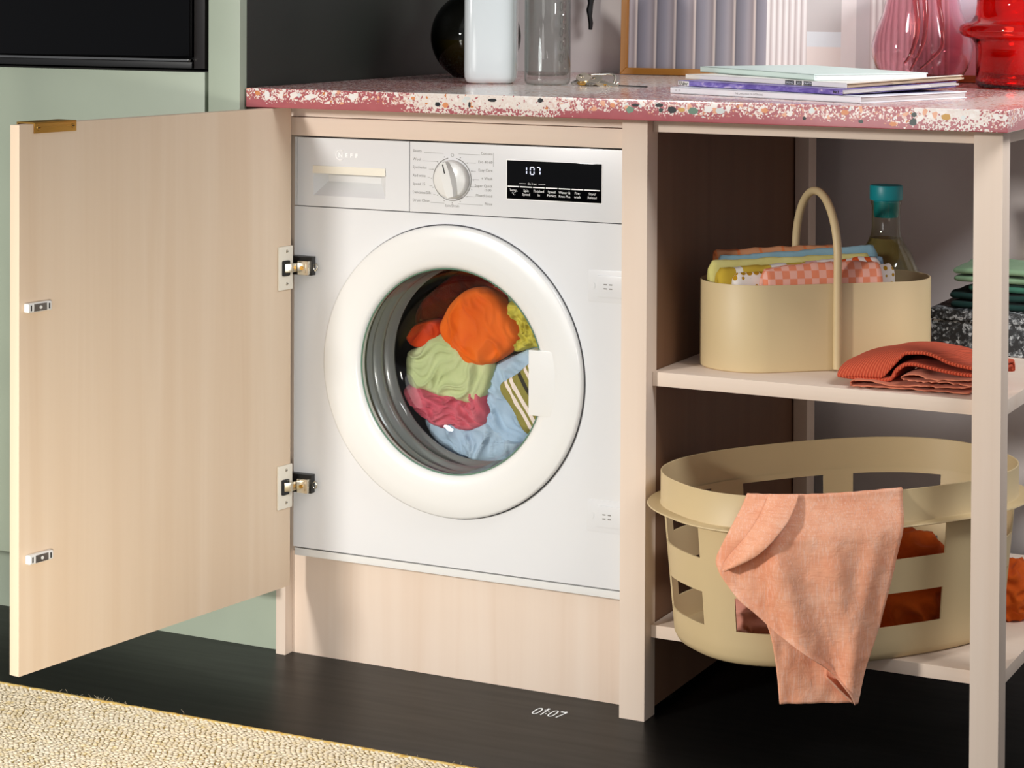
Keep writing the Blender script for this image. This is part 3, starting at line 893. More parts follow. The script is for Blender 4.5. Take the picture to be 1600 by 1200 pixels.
# ------------------------------------------------------------------ upper basket (handled tote)
BU = Vector((0.2323, 0.2229, 0.527)); BTH = 0.7053; BA, BR_ = 0.1032, 0.0817; BH = 0.1329
E1 = Vector((cos(BTH), sin(BTH), 0)); E2 = Vector((-sin(BTH), cos(BTH), 0))
def stadium(a, r, z, n=80):
    out = []
    for i in range(n):
        t = 2 * pi * (i + 0.5) / n
        out.append((r * cos(t) + (a if cos(t) > 0 else -a), r * sin(t), z))
    return out
bask = thing('handled_basket', 'beige oval metal basket with one arched handle on the upper shelf', 'basket', BU, BTH)
bm = bmesh.new()
prof = [(0.0765, 0.004), (0.0790, 0.0), (0.0812, 0.0015), (0.0817, 0.004), (0.0817, BH - 0.001), (0.0811, BH), (0.0800, BH), (0.0796, BH - 0.001), (0.0796, 0.006), (0.070, 0.0045)]
bm_rings(bm, [stadium(BA, r, z) for r, z in [(0.03, 0.0006), (0.0775, 0.0006)] + prof[1:] + [(0.03, 0.0045)]], True, True, True)
bmesh.ops.recalc_face_normals(bm, faces=bm.faces)
put('basket_body', bm, m_beige, bask, smooth=0.7, local=True)
hp = []
hw = BR_ + 0.0068
for i in range(9): hp.append((0, -hw, 0.004 + 0.165 * i / 8))
for i in range(1, 24):
    a = pi * i / 24
    hp.append((0, -hw * cos(a), 0.169 + 0.098 * sin(a)))
for i in range(9): hp.append((0, hw, 0.169 - 0.165 * i / 8))
bm = bmesh.new(); bm_tube(bm, hp, 0.0064, 12); bmesh.ops.recalc_face_normals(bm, faces=bm.faces)
put('handle', bm, m_beige, bask, smooth=0.9, local=True)

# rolled cloths inside it (local frame: x along the basket, y across it, towards the back)
def rolled(name, label, x0, x1, yc, w, zb, zt, mat, seed, tilt=0.0, bow=0.0):
    bm = bmesh.new()
    NX, NC = 40, 28
    rings = []
    for i in range(NX + 1):
        t = i / NX
        x = x0 + (x1 - x0) * t
        end = min(1, min(t, 1 - t) * 22 + 0.80)
        ring = []
        for k in range(NC):
            a = 2 * pi * k / NC
            c, s = cos(a), sin(a)
            yy = (w / 2) * end * math.copysign(abs(c) ** 0.8, c)
            zz = (zt - zb) / 2 * end * math.copysign(abs(s) ** 0.8, s)
            nz = 0.0022 * noise.noise(Vector((x * 38, k * 0.35, seed))) + 0.0012 * noise.noise(Vector((x * 120, k * 0.5, seed)))
            sag = tilt * (t - 0.5) + bow * sin(pi * t)
            ring.append((x, yc + yy * (1 + nz * 12), (zb + zt) / 2 + zz + nz + sag))
        rings.append(ring)
    # rolled ends: tuck inwards
    def inset(r, dx, f):
        cx = sum(p[1] for p in r) / NC; cz = sum(p[2] for p in r) / NC
        return [(p[0] + dx, cx + (p[1] - cx) * f, cz + (p[2] - cz) * f) for p in r]
    s = 1
    rings = [inset(rings[0], 0.012, 0.3), inset(rings[0], 0.010, 0.45), inset(rings[0], 0.001, 0.62), inset(rings[0], 0.0, 0.8)] + rings + [inset(rings[-1], 0.0, 0.8), inset(rings[-1], -0.001, 0.62), inset(rings[-1], -0.010, 0.45), inset(rings[-1], -0.012, 0.3)]
    bm_rings(bm, rings, True, True, True)
    bmesh.ops.recalc_face_normals(bm, faces=bm.faces)
    o = put(name, bm, mat, loc=BU, rotz=BTH, smooth=3.14, local=True)
    return tag(o, label, 'cloth', 'rolled cloths in the handled basket')

def pattern(name, kind):
    t = NT(name)
    v = t.coords()
    x, y, z = t.sep(v)[:3]
    if kind == 'check':
        ck = t.n('ShaderNodeTexChecker'); ck.inputs['Scale'].default_value = 85
        t.l(t.coords((1, 0.9, 1.0), loc=(0.001, 0.0, 0.0)), ck.inputs['Vector'])
        t.l(t.n('ShaderNodeRGB').outputs[0], ck.inputs['Color1'])
        ck.inputs['Color2'].default_value = srgb('#F0B6A4')
        for l in list(ck.inputs['Color1'].links): t.nt.links.remove(l)
        ck.inputs['Color1'].default_value = srgb('#E88862')
        t.base(t.mix(t.math('MULTIPLY', t.noise(v, 60, 2), 0.35), ck.outputs['Color'], '#EFA48C'))
    elif kind == 'dots':
        vo = t.n('ShaderNodeTexVoronoi'); vo.inputs['Scale'].default_value = 95; vo.inputs['Randomness'].default_value = 0.25
        t.l(t.coords((1, 1.0, 1)), vo.inputs['Vector'])
        t.base(t.ramp(vo.outputs['Distance'], [(0, '#B98A1E'), (0.44, '#EFE6DC')], 'CONSTANT'))
    elif kind == 'stripes':
        m = t.n('ShaderNodeMath', operation='FRACT'); t.l(t.math('MULTIPLY', x, 27), m.inputs[0])
        t.base(t.ramp(m.outputs[0], [(0, '#E58552'), (0.12, '#D99A70')], 'CONSTANT'))
    elif kind == 'print':
        # mustard towel printed with a white band, a white patch and red-orange leaves towards one end
        mr = t.n('ShaderNodeMapRange'); mr.inputs[1].default_value = -0.17; mr.inputs[2].default_value = 0.12
        t.l(x, mr.inputs[0])
        base = t.ramp(mr.outputs[0], [(0, '#C9A93C'), (0.10, '#F1ECE2'), (0.14, '#D2B244'), (0.30, '#EFEAE2'), (0.39, '#D8BC50'), (0.50, '#E6BFC0'), (0.56, '#F2E9E2'), (0.92, '#DCAF3A')], 'CONSTANT')
        wv = t.n('ShaderNodeTexWave', wave_type='BANDS'); wv.inputs['Scale'].default_value = 26; wv.inputs['Distortion'].default_value = 2.0
        t.l(t.coords((1, 1, 1), rot=(0, 0.9, 0.5)), wv.inputs['Vector'])
        leaf = t.math('MULTIPLY', t.math('GREATER_THAN', wv.outputs['Fac'], 0.5), t.math('GREATER_THAN', mr.outputs[0], 0.66))
        t.base(t.mix(leaf, base, '#E2622C'))
    t.set(Roughness=0.92)
    t.bsdf.inputs['Specular IOR Level'].default_value = 0.15
    t.bump(t.noise(v, 700, 2), 0.25, 0.0005)
    return t.mat
rolled('rolled_cloth', 'peach and orange striped cloth furthest back in the handled basket', -0.146, 0.060, 0.060, 0.022, 0.1345, 0.1735, pattern('peach_stripe_cloth', 'stripes'), 1, 0.004)
rolled('rolled_cloth', 'light blue cloth behind the pale yellow one in the handled basket', -0.150, 0.118, 0.040, 0.020, 0.040, 0.1700, cloth_mat('aqua_cloth', '#A3C6D2', '#8AB2C2'), 2, 0.012)
rolled('rolled_cloth', 'slate blue cloth end poking out on the right in the handled basket', 0.02, 0.120, 0.019, 0.016, 0.040, 0.1600, cloth_mat('slate_cloth', '#8FA9BC', '#7590A6'), 3)
rolled('rolled_cloth', 'pale yellow cloth behind the mustard one in the handled basket', -0.172, 0.096, 0.012, 0.024, 0.040, 0.1640, cloth_mat('pale_yellow_cloth', '#E9E3A0', '#D6CC78'), 4, 0.006)
rolled('rolled_cloth', 'mustard printed cloth with white patch and red leaves in the handled basket', -0.168, 0.098, -0.016, 0.030, 0.080, 0.1590, pattern('mustard_print_cloth', 'print'), 5, 0.012)
rolled('rolled_cloth', 'white cloth with mustard dots behind the pink one in the handled basket', -0.150, 0.112, -0.038, 0.020, 0.070, 0.1520, pattern('dotted_cloth', 'dots'), 6, 0.010)
rolled('rolled_cloth', 'pink checked cloth at the front of the handled basket', -0.112, 0.080, -0.062, 0.030, 0.070, 0.1580, pattern('pink_check_cloth', 'check'), 7, 0.006, 0.006)

# ------------------------------------------------------------------ glass bottle with teal stopper
bx, by = 0.2707, 0.460
bt = thing('stopper_bottle', 'clear glass bottle with olive liquid and teal stopper behind the handled basket', 'bottle', (bx, by, 0.527))
m_bottle = glass_thin('bottle_glass', (0.86, 0.85, 0.78, 1), 1.0)
gp = [(0.001, 0.0), (0.050, 0.0), (0.0560, 0.004), (0.0575, 0.012), (0.0575, 0.098), (0.0545, 0.118), (0.044, 0.143), (0.030, 0.165), (0.0245, 0.178), (0.0232, 0.190), (0.0232, 0.224), (0.0248, 0.228), (0.0248, 0.233)]
lathe('glass_body', gp, (bx, by, 0.5275), m_bottle, bt, seg=64, smooth=3.14)
def olive_mat():
    t = NT('olive_liquid'); t.nt.nodes.remove(t.bsdf)
    tr = t.n('ShaderNodeBsdfTransparent'); tr.inputs[0].default_value = (0.72, 0.65, 0.44, 1)
    df = t.n('ShaderNodeBsdfPrincipled'); df.inputs['Base Color'].default_value = srgb('#9A8C5C'); df.inputs['Roughness'].default_value = 0.1
    mx = t.n('ShaderNodeMixShader'); mx.inputs[0].default_value = 0.5
    t.l(tr.outputs[0], mx.inputs[1]); t.l(df.outputs[0], mx.inputs[2]); t.l(mx.outputs[0], t.out.inputs[0])
    return t.mat
lathe('liquid', [(0.001, 0.003), (0.050, 0.003), (0.0555, 0.012), (0.0555, 0.098), (0.0525, 0.118), (0.0425, 0.142), (0.0285, 0.164), (0.0245, 0.172), (0.001, 0.172)], (bx, by, 0.5275), olive_mat(), bt, seg=64, smooth=0.9)
lathe('stopper', [(0.001, 0.206), (0.0190, 0.206), (0.0200, 0.209), (0.0208, 0.2335), (0.0262, 0.2345), (0.0268, 0.236), (0.0268, 0.256), (0.0258, 0.2585), (0.001, 0.260)], (bx, by, 0.5275), m_teal, bt, seg=48)

# ------------------------------------------------------------------ speckled box with green cloths
def speckle():
    t = NT('black_speckled_card')
    vo = t.n('ShaderNodeTexVoronoi'); vo.inputs['Scale'].default_value = 210; t.l(t.coords(), vo.inputs['Vector'])
    n1 = t.noise(t.coords(), 230, 3, 0.7)
    t.base(t.ramp(t.math('ADD', t.math('MULTIPLY', t.sep(vo.outputs['Color'])[0], 0.5), t.math('MULTIPLY', n1, 0.7)), [(0.54, '#111314'), (0.70, '#46494B'), (0.90, '#BCBFBE')]))
    t.set(Roughness=0.6)
    return t.mat
m_speck = speckle()
bxo = thing('storage_box', 'black speckled lidded box under the green cloths on the upper shelf', 'box', (0.465, 0.505, 0.527))
box('box_body', 0.3620, 0.5700, 0.4120, 0.600, 0.5275, 0.5790, m_speck, bxo, bevel=0.001)
box('lid', 0.3590, 0.5730, 0.4090, 0.603, 0.5800, 0.5965, m_speck, bxo, bevel=0.001)

def folded(name, label, cx, cy, w, d, z0, layers, th, mat, rot=0.0, seed=0, group=None, cat='cloth'):
    """folded cloth: a serpentine sheet in the local XZ plane, pushed out along local Y"""
    path = []
    x0, x1 = -w / 2, w / 2
    rr = th * 0.55
    for L in range(layers):
        z = th * 0.5 + L * th * 1.12
        jit = random.Random(seed * 10 + L).uniform(-0.03, 0.03) * w
        xa, xb = (x0 + jit, x1 - jit) if L % 2 == 0 else (x1 - jit, x0 + jit)
        for i in range(15):
            path.append((xa + (xb - xa) * i / 14, z))
        if L < layers - 1:
            sgn = 1 if xb > xa else -1
            for a in (25, 60, 90, 120, 155):
                path.append((xb + sgn * rr * sin(radians(a)) * 1.2, z + th * 0.56 * (1 - cos(radians(a)))))
    ND = 16
    V, Fc = [], []
    n = len(path)
    for j in range(ND + 1):
        t = j / ND
        for i, (x, z) in enumerate(path):
            e = 0.006 * noise.noise(Vector((x * 20 + seed, t * 3, z * 60)))
            wob = 0.0022 * noise.noise(Vector((x * 22, t * 4, seed + z * 30)))
            droop = -0.10 * th * (2 * t - 1) ** 4
            V.append((x + e, -d / 2 + d * t + 0.006 * noise.noise(Vector((x * 15, z * 80, seed))), z + wob * (1 if z > th else 0.2) + droop))
    for j in range(ND):
        for i in range(n - 1):
            a = j * n + i
            Fc.append((a, a + 1, a + n + 1, a + n))
    o = put(name, (V, Fc), mat, loc=(cx, cy, z0), rotz=rot, smooth=3.14, local=True)
    solid(o, th * 0.80, 1)
    return tag(o, label, cat, group)
gc = 'folded green cloths on the box'
folded('folded_cloth', 'dark bottle green cloth lying directly on the speckled box', 0.478, 0.505, 0.185, 0.15, 0.5968, 2, 0.0125, cloth_mat('bottle_green_cloth', '#1E3A34', '#142A26'), 0.0, 1, gc)
folded('folded_cloth', 'mid green cloth between the dark and the pale green cloths', 0.488, 0.505, 0.155, 0.14, 0.6248, 1, 0.0125, cloth_mat('mid_green_cloth', '#3E6E5A', '#2A5445'), 0.0, 2, gc)
folded('folded_cloth', 'pale sage cloth on top of the green cloth stack', 0.480, 0.503, 0.170, 0.15, 0.6390, 2, 0.0120, cloth_mat('sage_folded_cloth', '#7F9878', '#667F62'), 0.0, 3, gc)

# ------------------------------------------------------------------ red knitted cloth and frayed peach cloth
def sheet(name, label, path, y0, y1, th, mat, seed, cat='cloth', skew=0.0, amp=0.003, fray=0.0, extra=None):
    """folded sheet: XZ path swept from y0 to y1"""
    P = catmull([(x, 0, z) for x, z in path], 8)
    ND = 22
    V, Fc = [], []
    n = len(P)
    for j in range(ND + 1):
        t = j / ND
        y = y0 + (y1 - y0) * t
        for i, p in enumerate(P):
            nz = amp * noise.noise(Vector((p.x * 30, t * 3, seed + i * 0.05)))
            edge = fray * noise.noise(Vector((i * 0.7, seed, 3))) if j == 0 else 0
            sc = 1 - 0.10 * (1 - t)
            yy = y + skew * (p.x - P[0].x) + edge
            zz = p.z + nz
            if extra: yy, zz = extra(p.x, yy, zz, t)
            V.append((p.x + nz * 0.6, yy, zz))
    for j in range(ND):
        for i in range(n - 1):
            a = j * n + i
            Fc.append((a, a + 1, a + n + 1, a + n))
    o = put(name, (V, Fc), mat, smooth=3.14)
    solid(o, th, 1)
    return tag(o, label, cat)
def knit():
    t = NT('red_ribbed_knit')
    v = t.coords()
    x, y, z = t.sep(v)[:3]
    rib = t.math('SINE', t.math('MULTIPLY', t.math('ADD', x, t.math('MULTIPLY', y, -0.45)), 1500))
    t.base(t.mix(t.math('MULTIPLY', t.math('ADD', rib, 1.0), 0.5), '#C24426', '#E06644'))
    t.set(Roughness=0.95)
    t.bump(rib, 0.8, 0.0012)
    return t.mat
ZS = 0.527
m_knit = knit(); m_fray = cloth_mat('peach_gauze', '#DD8E70', '#C87052', 500)
# frayed peach cloth underneath: crinkled layers and a loop fold
sheet('frayed_cloth', 'frayed peach cloth folded beneath the red knitted cloth', 
      [(0.525, ZS + 0.0052), (0.47, ZS + 0.0048), (0.41, ZS + 0.0052), (0.362, ZS + 0.0050), (0.352, ZS + 0.0085), (0.362, ZS + 0.0120), (0.41, ZS + 0.0100), (0.46, ZS + 0.0105), (0.50, ZS + 0.0118), (0.528, ZS + 0.0150), (0.50, ZS + 0.0180), (0.47, ZS + 0.0165), (0.442, ZS + 0.0165), (0.427, ZS + 0.0205), (0.431, ZS + 0.0245), (0.446, ZS + 0.0262), (0.470, ZS + 0.0230), (0.505, ZS + 0.0215), (0.532, ZS + 0.0250)],
      0.040, 0.19, 0.0022, m_fray, 4.0, skew=0.06, amp=0.0030, fray=0.020)
def knit_shape(x, y, z, t):
    k = max(0.0, min(1.0, (0.425 - x) / 0.03))
    f = min(1.0, t / 0.34); f = math.sqrt(max(0.0, 1 - (1 - f) ** 2))
    zb_ = ZS + 0.0125
    z = z * (1 - k) + k * (zb_ + (z - zb_) * (0.05 + 0.95 * f))
    g = max(0.0, min(1.0, (t - 0.62) / 0.38))
    return y, zb_ + (z - zb_) * ((1 - 0.2 * g * g) if t < 0.99 else 0.03)
sheet('knitted_cloth', 'folded red ribbed knit cloth in front of the handled basket', 
      [(0.548, ZS + 0.0265), (0.50, ZS + 0.0290), (0.465, ZS + 0.0335), (0.436, ZS + 0.0385), (0.415, ZS + 0.0330), (0.408, ZS + 0.0200), (0.400, ZS + 0.0135), (0.380, ZS + 0.0145), (0.350, ZS + 0.0170), (0.331, ZS + 0.0215), (0.332, ZS + 0.0290), (0.350, ZS + 0.0375), (0.385, ZS + 0.0480), (0.425, ZS + 0.0540), (0.465, ZS + 0.0525), (0.505, ZS + 0.0400), (0.550, ZS + 0.0335)],
      0.062, 0.205, 0.0060, m_knit, 9.0, skew=0.10, amp=0.0022, extra=knit_shape)

# ------------------------------------------------------------------ laundry basket (lower shelf)
LB = dict(c=(0.3071, 0.1273), th=0.9126, a=0.2824, b=0.1760, n=2.5223)
def lb_pt(deg, off, z, sa=1.0, sb=1.0):
    t = radians(deg); c, s = cos(t), sin(t); n = LB['n']
    x = (LB['a'] + off) * sa * math.copysign(abs(c) ** (2 / n), c); y = (LB['b'] + off) * sb * math.copysign(abs(s) ** (2 / n), s)
    ct, st = cos(LB['th']), sin(LB['th'])
    return Vector((LB['c'][0] + x * ct - y * st, LB['c'][1] + x * st + y * ct, z))
ZL = 0.1418; ZR = 0.3922; ZF = 0.3440
lbk = thing('laundry_basket', 'beige oval laundry basket with rows of square cut-outs on the lower shelf', 'basket', (LB['c'][0], LB['c'][1], ZL))
def taper(z):
    k = max(0.0, min(1.0, (z - ZL) / (ZF - ZL)))
    return 0.918 + (0.985 - 0.918) * k, 0.9015 + (0.978 - 0.9015) * k
# arclength table
NA = 1440
tab = [0.0]; prev = lb_pt(0, -0.02, 0)
for i in range(1, NA + 1):
    q = lb_pt(360 * i / NA, -0.02, 0); tab.append(tab[-1] + (q - prev).length); prev = q
def deg_at(s):
    lo = 0
    for i in range(NA):
        if tab[i + 1] >= s:
            f = (s - tab[i]) / max(1e-9, tab[i + 1] - tab[i]); return 360 * (i + f) / NA
    return 360.0
PER = tab[-1]
wins = [(0.089, 0.223), (0.272, 0.414), (0.472, 0.575), (0.618, 0.733), (0.787, 0.920), (0.974, 1.107), (1.166, 1.282), (1.335, 1.385)]
cuts = sorted({0.0, PER} | {s for w in wins for s in w})
us = []
for a, b in zip(cuts[:-1], cuts[1:]):
    k = max(1, int((b - a) / 0.009))
    us += [a + (b - a) * i / k for i in range(k)]
zs = [ZL + 0.0135, ZL + 0.03, 0.1925, 0.2085, 0.2245, 0.2410, 0.2575, 0.2740, 0.2900, 0.3055, 0.3210, 0.3365, ZF]
rows = [(0.1925, 0.2410), (0.2900, 0.3365)]
degs = [deg_at(s) for s in us]
def wall_pts(z, inner):
    sa, sb = taper(z)
    off = -0.0024 if inner else 0.0
    return [lb_pt(d, off, z, sa, sb) for d in degs]
bm = bmesh.new()
VO = [[bm.verts.new(p) for p in wall_pts(z, False)] for z in zs]
VI = [[bm.verts.new(p) for p in wall_pts(z, True)] for z in zs]
n = len(us)
def open_(i, k):
    sm = us[i] + 0.002
    return any(a <= sm < b for a, b in wins) and any(lo - 1e-4 <= zs[k] and zs[k + 1] <= hi + 1e-4 for lo, hi in rows)
for k in range(len(zs) - 1):
    for i in range(n):
        j = (i + 1) % n
        if open_(i, k):
            continue
        bm.faces.new((VO[k][i], VO[k][j], VO[k + 1][j], VO[k + 1][i]))
        bm.faces.new((VI[k][j], VI[k][i], VI[k + 1][i], VI[k + 1][j]))
        if open_(j, k): bm.faces.new((VO[k][j], VI[k][j], VI[k + 1][j], VO[k + 1][j]))
        if open_((i - 1) % n, k): bm.faces.new((VO[k][i], VO[k + 1][i], VI[k + 1][i], VI[k][i]))
        if k + 1 < len(zs) - 1 and open_(i, k + 1): bm.faces.new((VO[k + 1][i], VO[k + 1][j], VI[k + 1][j], VI[k + 1][i]))
        if k > 0 and open_(i, k - 1): bm.faces.new((VO[k][j], VO[k][i], VI[k][i], VI[k][j]))
# rounded foot and floor
sa, sb = taper(ZL)
foot = [VO[0]]
for off, z in ((-0.0012, ZL + 0.0085), (-0.0045, ZL + 0.0035), (-0.010, ZL + 0.0006)):
    foot.append([bm.verts.new(lb_pt(d, off, z, sa, sb)) for d in degs])
for A, B in zip(foot[:-1], foot[1:]):
    for i in range(n):
        j = (i + 1) % n; bm.faces.new((B[i], B[j], A[j], A[i]))
bm.faces.new(list(reversed(foot[-1])))
bm.faces.new(VI[0])
bmesh.ops.recalc_face_normals(bm, faces=bm.faces)
put('basket_wall', bm, m_beige, lbk, smooth=0.6)
bm = bmesh.new()
DG = [360 * i / 160 for i in range(160)]
rg = lambda off, z: [lb_pt(d, off, z) for d in DG]
bm_rings(bm, [rg(-0.0045, ZF - 0.002), rg(0.0165, ZF - 0.0022), rg(0.0190, ZF - 0.0008), rg(0.0182, ZF + 0.0008), rg(0.0010, ZF + 0.0014), rg(0.0, ZF + 0.003), rg(0.0, ZR - 0.0006), rg(-0.0010, ZR), rg(-0.0022, ZR - 0.0006), rg(-0.0035, ZF - 0.002)], True)
bmesh.ops.recalc_face_normals(bm, faces=bm.faces)
put('collar', bm, m_beige, lbk, smooth=0.8)

# linen cloth hanging over the rim
def interp(tbl, z):
    for (za, a), (zb, b) in zip(tbl[:-1], tbl[1:]):
        if za >= z >= zb:
            return a + (b - a) * (za - z) / max(1e-9, za - zb)
    return tbl[-1][1]
def smooth_tbl(t):
    P = catmull([(z, a, 0) for z, a in t], 6)
    return [(p.x, p.y) for p in P]
AL = smooth_tbl([(0.395, 216.5), (0.3456, 211.7), (0.3076, 207.1), (0.29, 208.3), (0.2608, 214.5), (0.2386, 221.5), (0.2125, 229.0), (0.1873, 237.8), (0.1587, 246.0), (0.1240, 252.2), (0.1056, 254.0)])
AR = smooth_tbl([(0.397, 268.6), (0.3658, 267.9), (0.3035, 265.5), (0.2505, 263.2), (0.1975, 260.8), (0.1455, 257.0), (0.1056, 255.0)])
def linen_off(z):
    t = max(0.0, min(1.0, (ZR + 0.002 - z) / (ZR - ZF + 0.012)))
    return 0.0015 + 0.0225 * t * t * (3 - 2 * t) + 0.0015 * sin(max(0, ZF - z) * 18)
bm = bmesh.new()
def sheet_on_basket(zt, zb, fl, fr, NR, NC, extra, fold):
    V = []
    for r in range(NR + 1):
        z = zt + (zb - zt) * r / NR
        a, b = fl(z), fr(z)
        V.append([bm.verts.new(lb_pt(a + (b - a) * c / NC, linen_off(z) + extra(r / NR, c / NC) + fold(z, a + (b - a) * c / NC), z)) for c in range(NC + 1)])
    for r in range(NR):
        for c in range(NC):
            bm.faces.new((V[r][c], V[r][c + 1], V[r + 1][c + 1], V[r + 1][c]))
    return V
def foldA(z, d):
    k = max(0, min(1, (ZF + 0.01 - z) / 0.06))
    s = 0.016 * math.exp(-((d - 229 - (0.33 - z) * 75) / 5.0) ** 2) + 0.012 * math.exp(-((d - 248 - (0.33 - z) * 30) / 4.0) ** 2) + 0.007 * math.exp(-((d - 260 + (0.33 - z) * 40) / 2.6) ** 2)
    w = 0.005 * noise.noise(Vector((d * 0.13, z * 9, 3.3))) + 0.0014 * max(0, 1 - 2 * abs(noise.noise(Vector((d * 0.16 + z * 16, z * 12 - d * 0.06, 1.3))))) ** 4
    return k * (s + w) + 0.0006 * noise.noise(Vector((d, z * 90, 0)))
VA = sheet_on_basket(ZR + 0.0018, 0.1056, lambda z: interp(AL, z), lambda z: interp(AR, z), 90, 60, lambda r, c: 0.004 * max(0, 1 - abs(c) * 9) * min(1, r * 4), foldA)
# over the rim and down inside
rows_in = [(-0.0015, ZR + 0.0030), (-0.0045, ZR + 0.0018), (-0.0065, ZR - 0.010), (-0.009, ZR - 0.035), (-0.014, ZR - 0.075), (-0.022, ZR - 0.12)]
topr = VA[0]
a0, b0 = interp(AL, ZR + 0.0018), interp(AR, ZR + 0.0018)
prevr = topr
for off, z in rows_in:
    cur = [bm.verts.new(lb_pt(a0 + (b0 - a0) * c / 60, off + 0.001 * sin(c), z)) for c in range(61)]
    for c in range(60):
        bm.faces.new((prevr[c + 1], prevr[c], cur[c], cur[c + 1]))
    prevr = cur
# lower back layer
BLt = smooth_tbl([(0.250, 222.0), (0.2035, 227.2), (0.1585, 229.4), (0.1040, 230.8)])
BRt = smooth_tbl([(0.250, 236.0), (0.2035, 246.0), (0.1547, 252.0), (0.1060, 254.3)])
sheet_on_basket(0.250, 0.1040, lambda z: interp(BLt, z), lambda z: interp(BRt, z), 40, 30, lambda r, c: -0.0085 + 0.010 * max(0, c - 0.55) * r * 2, lambda z, d: 0.0022 * noise.noise(Vector((d * 0.25, z * 30, 8))))
# rolled hem corner at the bottom
hem = []
for i in range(13):
    t = i / 12
    d0 = 246.0 + 8.0 * t; zc = 0.150 - 0.040 * t + 0.004
    hem.append([lb_pt(d0, 0.026 + 0.0075 * cos(a) , zc + 0.0105 * sin(a)) for a in [radians(70 + 250 * k / 12) for k in range(13)]])
# (kept as a soft curl of the same sheet)
R = bm_rings(bm, hem, False)
# flap folded over at the top left
CLt = smooth_tbl([(0.402, 226.5), (0.3540, 221.0), (0.3100, 212.0), (0.2960, 210.0)])
CRt = smooth_tbl([(0.402, 237.5), (0.3780, 235.5), (0.3540, 232.0), (0.3210, 224.5), (0.2960, 213.5)])
sheet_on_basket(ZR + 0.0055, 0.2960, lambda z: interp(CLt, z), lambda z: interp(CRt, z), 40, 20, lambda r, c: 0.0045 + 0.020 * min(1, r * 3) * sin(pi * min(1, c * 0.62 + 0.02)) , foldA)
bmesh.ops.recalc_face_normals(bm, faces=bm.faces)
def linen_mat():
    t = NT('salmon_linen')
    v = t.coords()
    big = t.noise(v, 22, 5, 0.6)
    th1 = t.noise(t.coords((520, 520, 34), rot=(0.35, 0.5, 0.3)), 1.0, 2)
    th2 = t.noise(t.coords((34, 34, 520), rot=(0.35, 0.5, 0.0)), 1.0, 2)
    c = t.ramp(big, [(0.30, '#EB9C76'), (0.55, '#F4B08C'), (0.78, '#F8C2A4')])
    c = t.mix(t.math('MULTIPLY', t.math('GREATER_THAN', th1, 0.57), 0.24), c, '#FDDCCB')
    c = t.mix(t.math('MULTIPLY', t.math('GREATER_THAN', th2, 0.57), 0.24), c, '#E28E6A')
    t.base(c)
    t.set(Roughness=0.9)
    cr = t.n('ShaderNodeTexVoronoi', feature='DISTANCE_TO_EDGE'); cr.inputs['Scale'].default_value = 26
    t.l(t.mix(0.25, v, t.n('ShaderNodeTexNoise').outputs['Color']), cr.inputs['Vector'])
    hgt = t.math('ADD', t.math('MULTIPLY', t.math('ADD', th1, th2), 0.12), t.math('MULTIPLY', t.noise(v, 55, 5, 0.65, 0.8), 1.2))
    t.bump(hgt, 0.45, 0.003)
    return t.mat
lin = put('linen_cloth', bm, linen_mat(), smooth=3.14)
solid(lin, 0.0014, 0)
tag(lin, 'salmon pink linen cloth draped over the rim of the laundry basket', 'cloth')

# bundled clothes inside the laundry basket
def heap(name, label, c, r, mat, seed, wr=0.22, cat='clothing'):
    bm = bmesh.new()
    bmesh.ops.create_icosphere(bm, subdivisions=5, radius=1.0)
    for v in bm.verts:
        p = v.co.copy()
        n1 = 1.1 * (1 - abs(noise.noise(Vector((p.x * 1.6 + seed, p.y * 1.6, p.z * 2.6)))) * 2) ** 2 * 0.6 + 0.25 * noise.noise(Vector((p.x * 3.4 + seed, p.y * 3.4, p.z * 5)))
        k = 1 + wr * (n1 - 0.35)
        q = Vector((p.x * r[0] * k, p.y * r[1] * k, p.z * r[2] * k))
        q.z = max(q.z, -r[2] * 0.72)
        v.co = q + Vector(c)
    o = put(name, bm, mat, smooth=3.14)
    return tag(o, label, cat)
m_orange_in = cloth_mat('rust_orange_cloth', '#D9641E', '#A83E0C')
m_pink_in = cloth_mat('dusty_pink_cloth', '#E0A08C', '#C98472')
heap('trousers', 'rust orange clothes bundled inside the laundry basket', (0.385, 0.165, 0.2125), (0.092, 0.105, 0.088), m_orange_in, 2.0, 0.28)
heap('shirt', 'dusty pink shirt lying low inside the laundry basket', (0.250, 0.035, 0.1875), (0.085, 0.080, 0.058), m_pink_in, 5.0, 0.3)
heap('shirt', 'rust orange garment on the lower shelf behind the right post', (0.515, 0.335, 0.178), (0.045, 0.060, 0.049), m_orange_in, 11.0, 0.3)

# ------------------------------------------------------------------ things on the worktop
def sq_ring(a, n_, rot, cx, cy, z, N=64):
    out = []
    for i in range(N):
        t = 2 * pi * i / N; c, s = cos(t), sin(t)
        x = a * math.copysign(abs(c) ** (2 / n_), c); y = a * math.copysign(abs(s) ** (2 / n_), s)
        out.append((cx + x * cos(rot) - y * sin(rot), cy + x * sin(rot) + y * cos(rot), z))
    return out
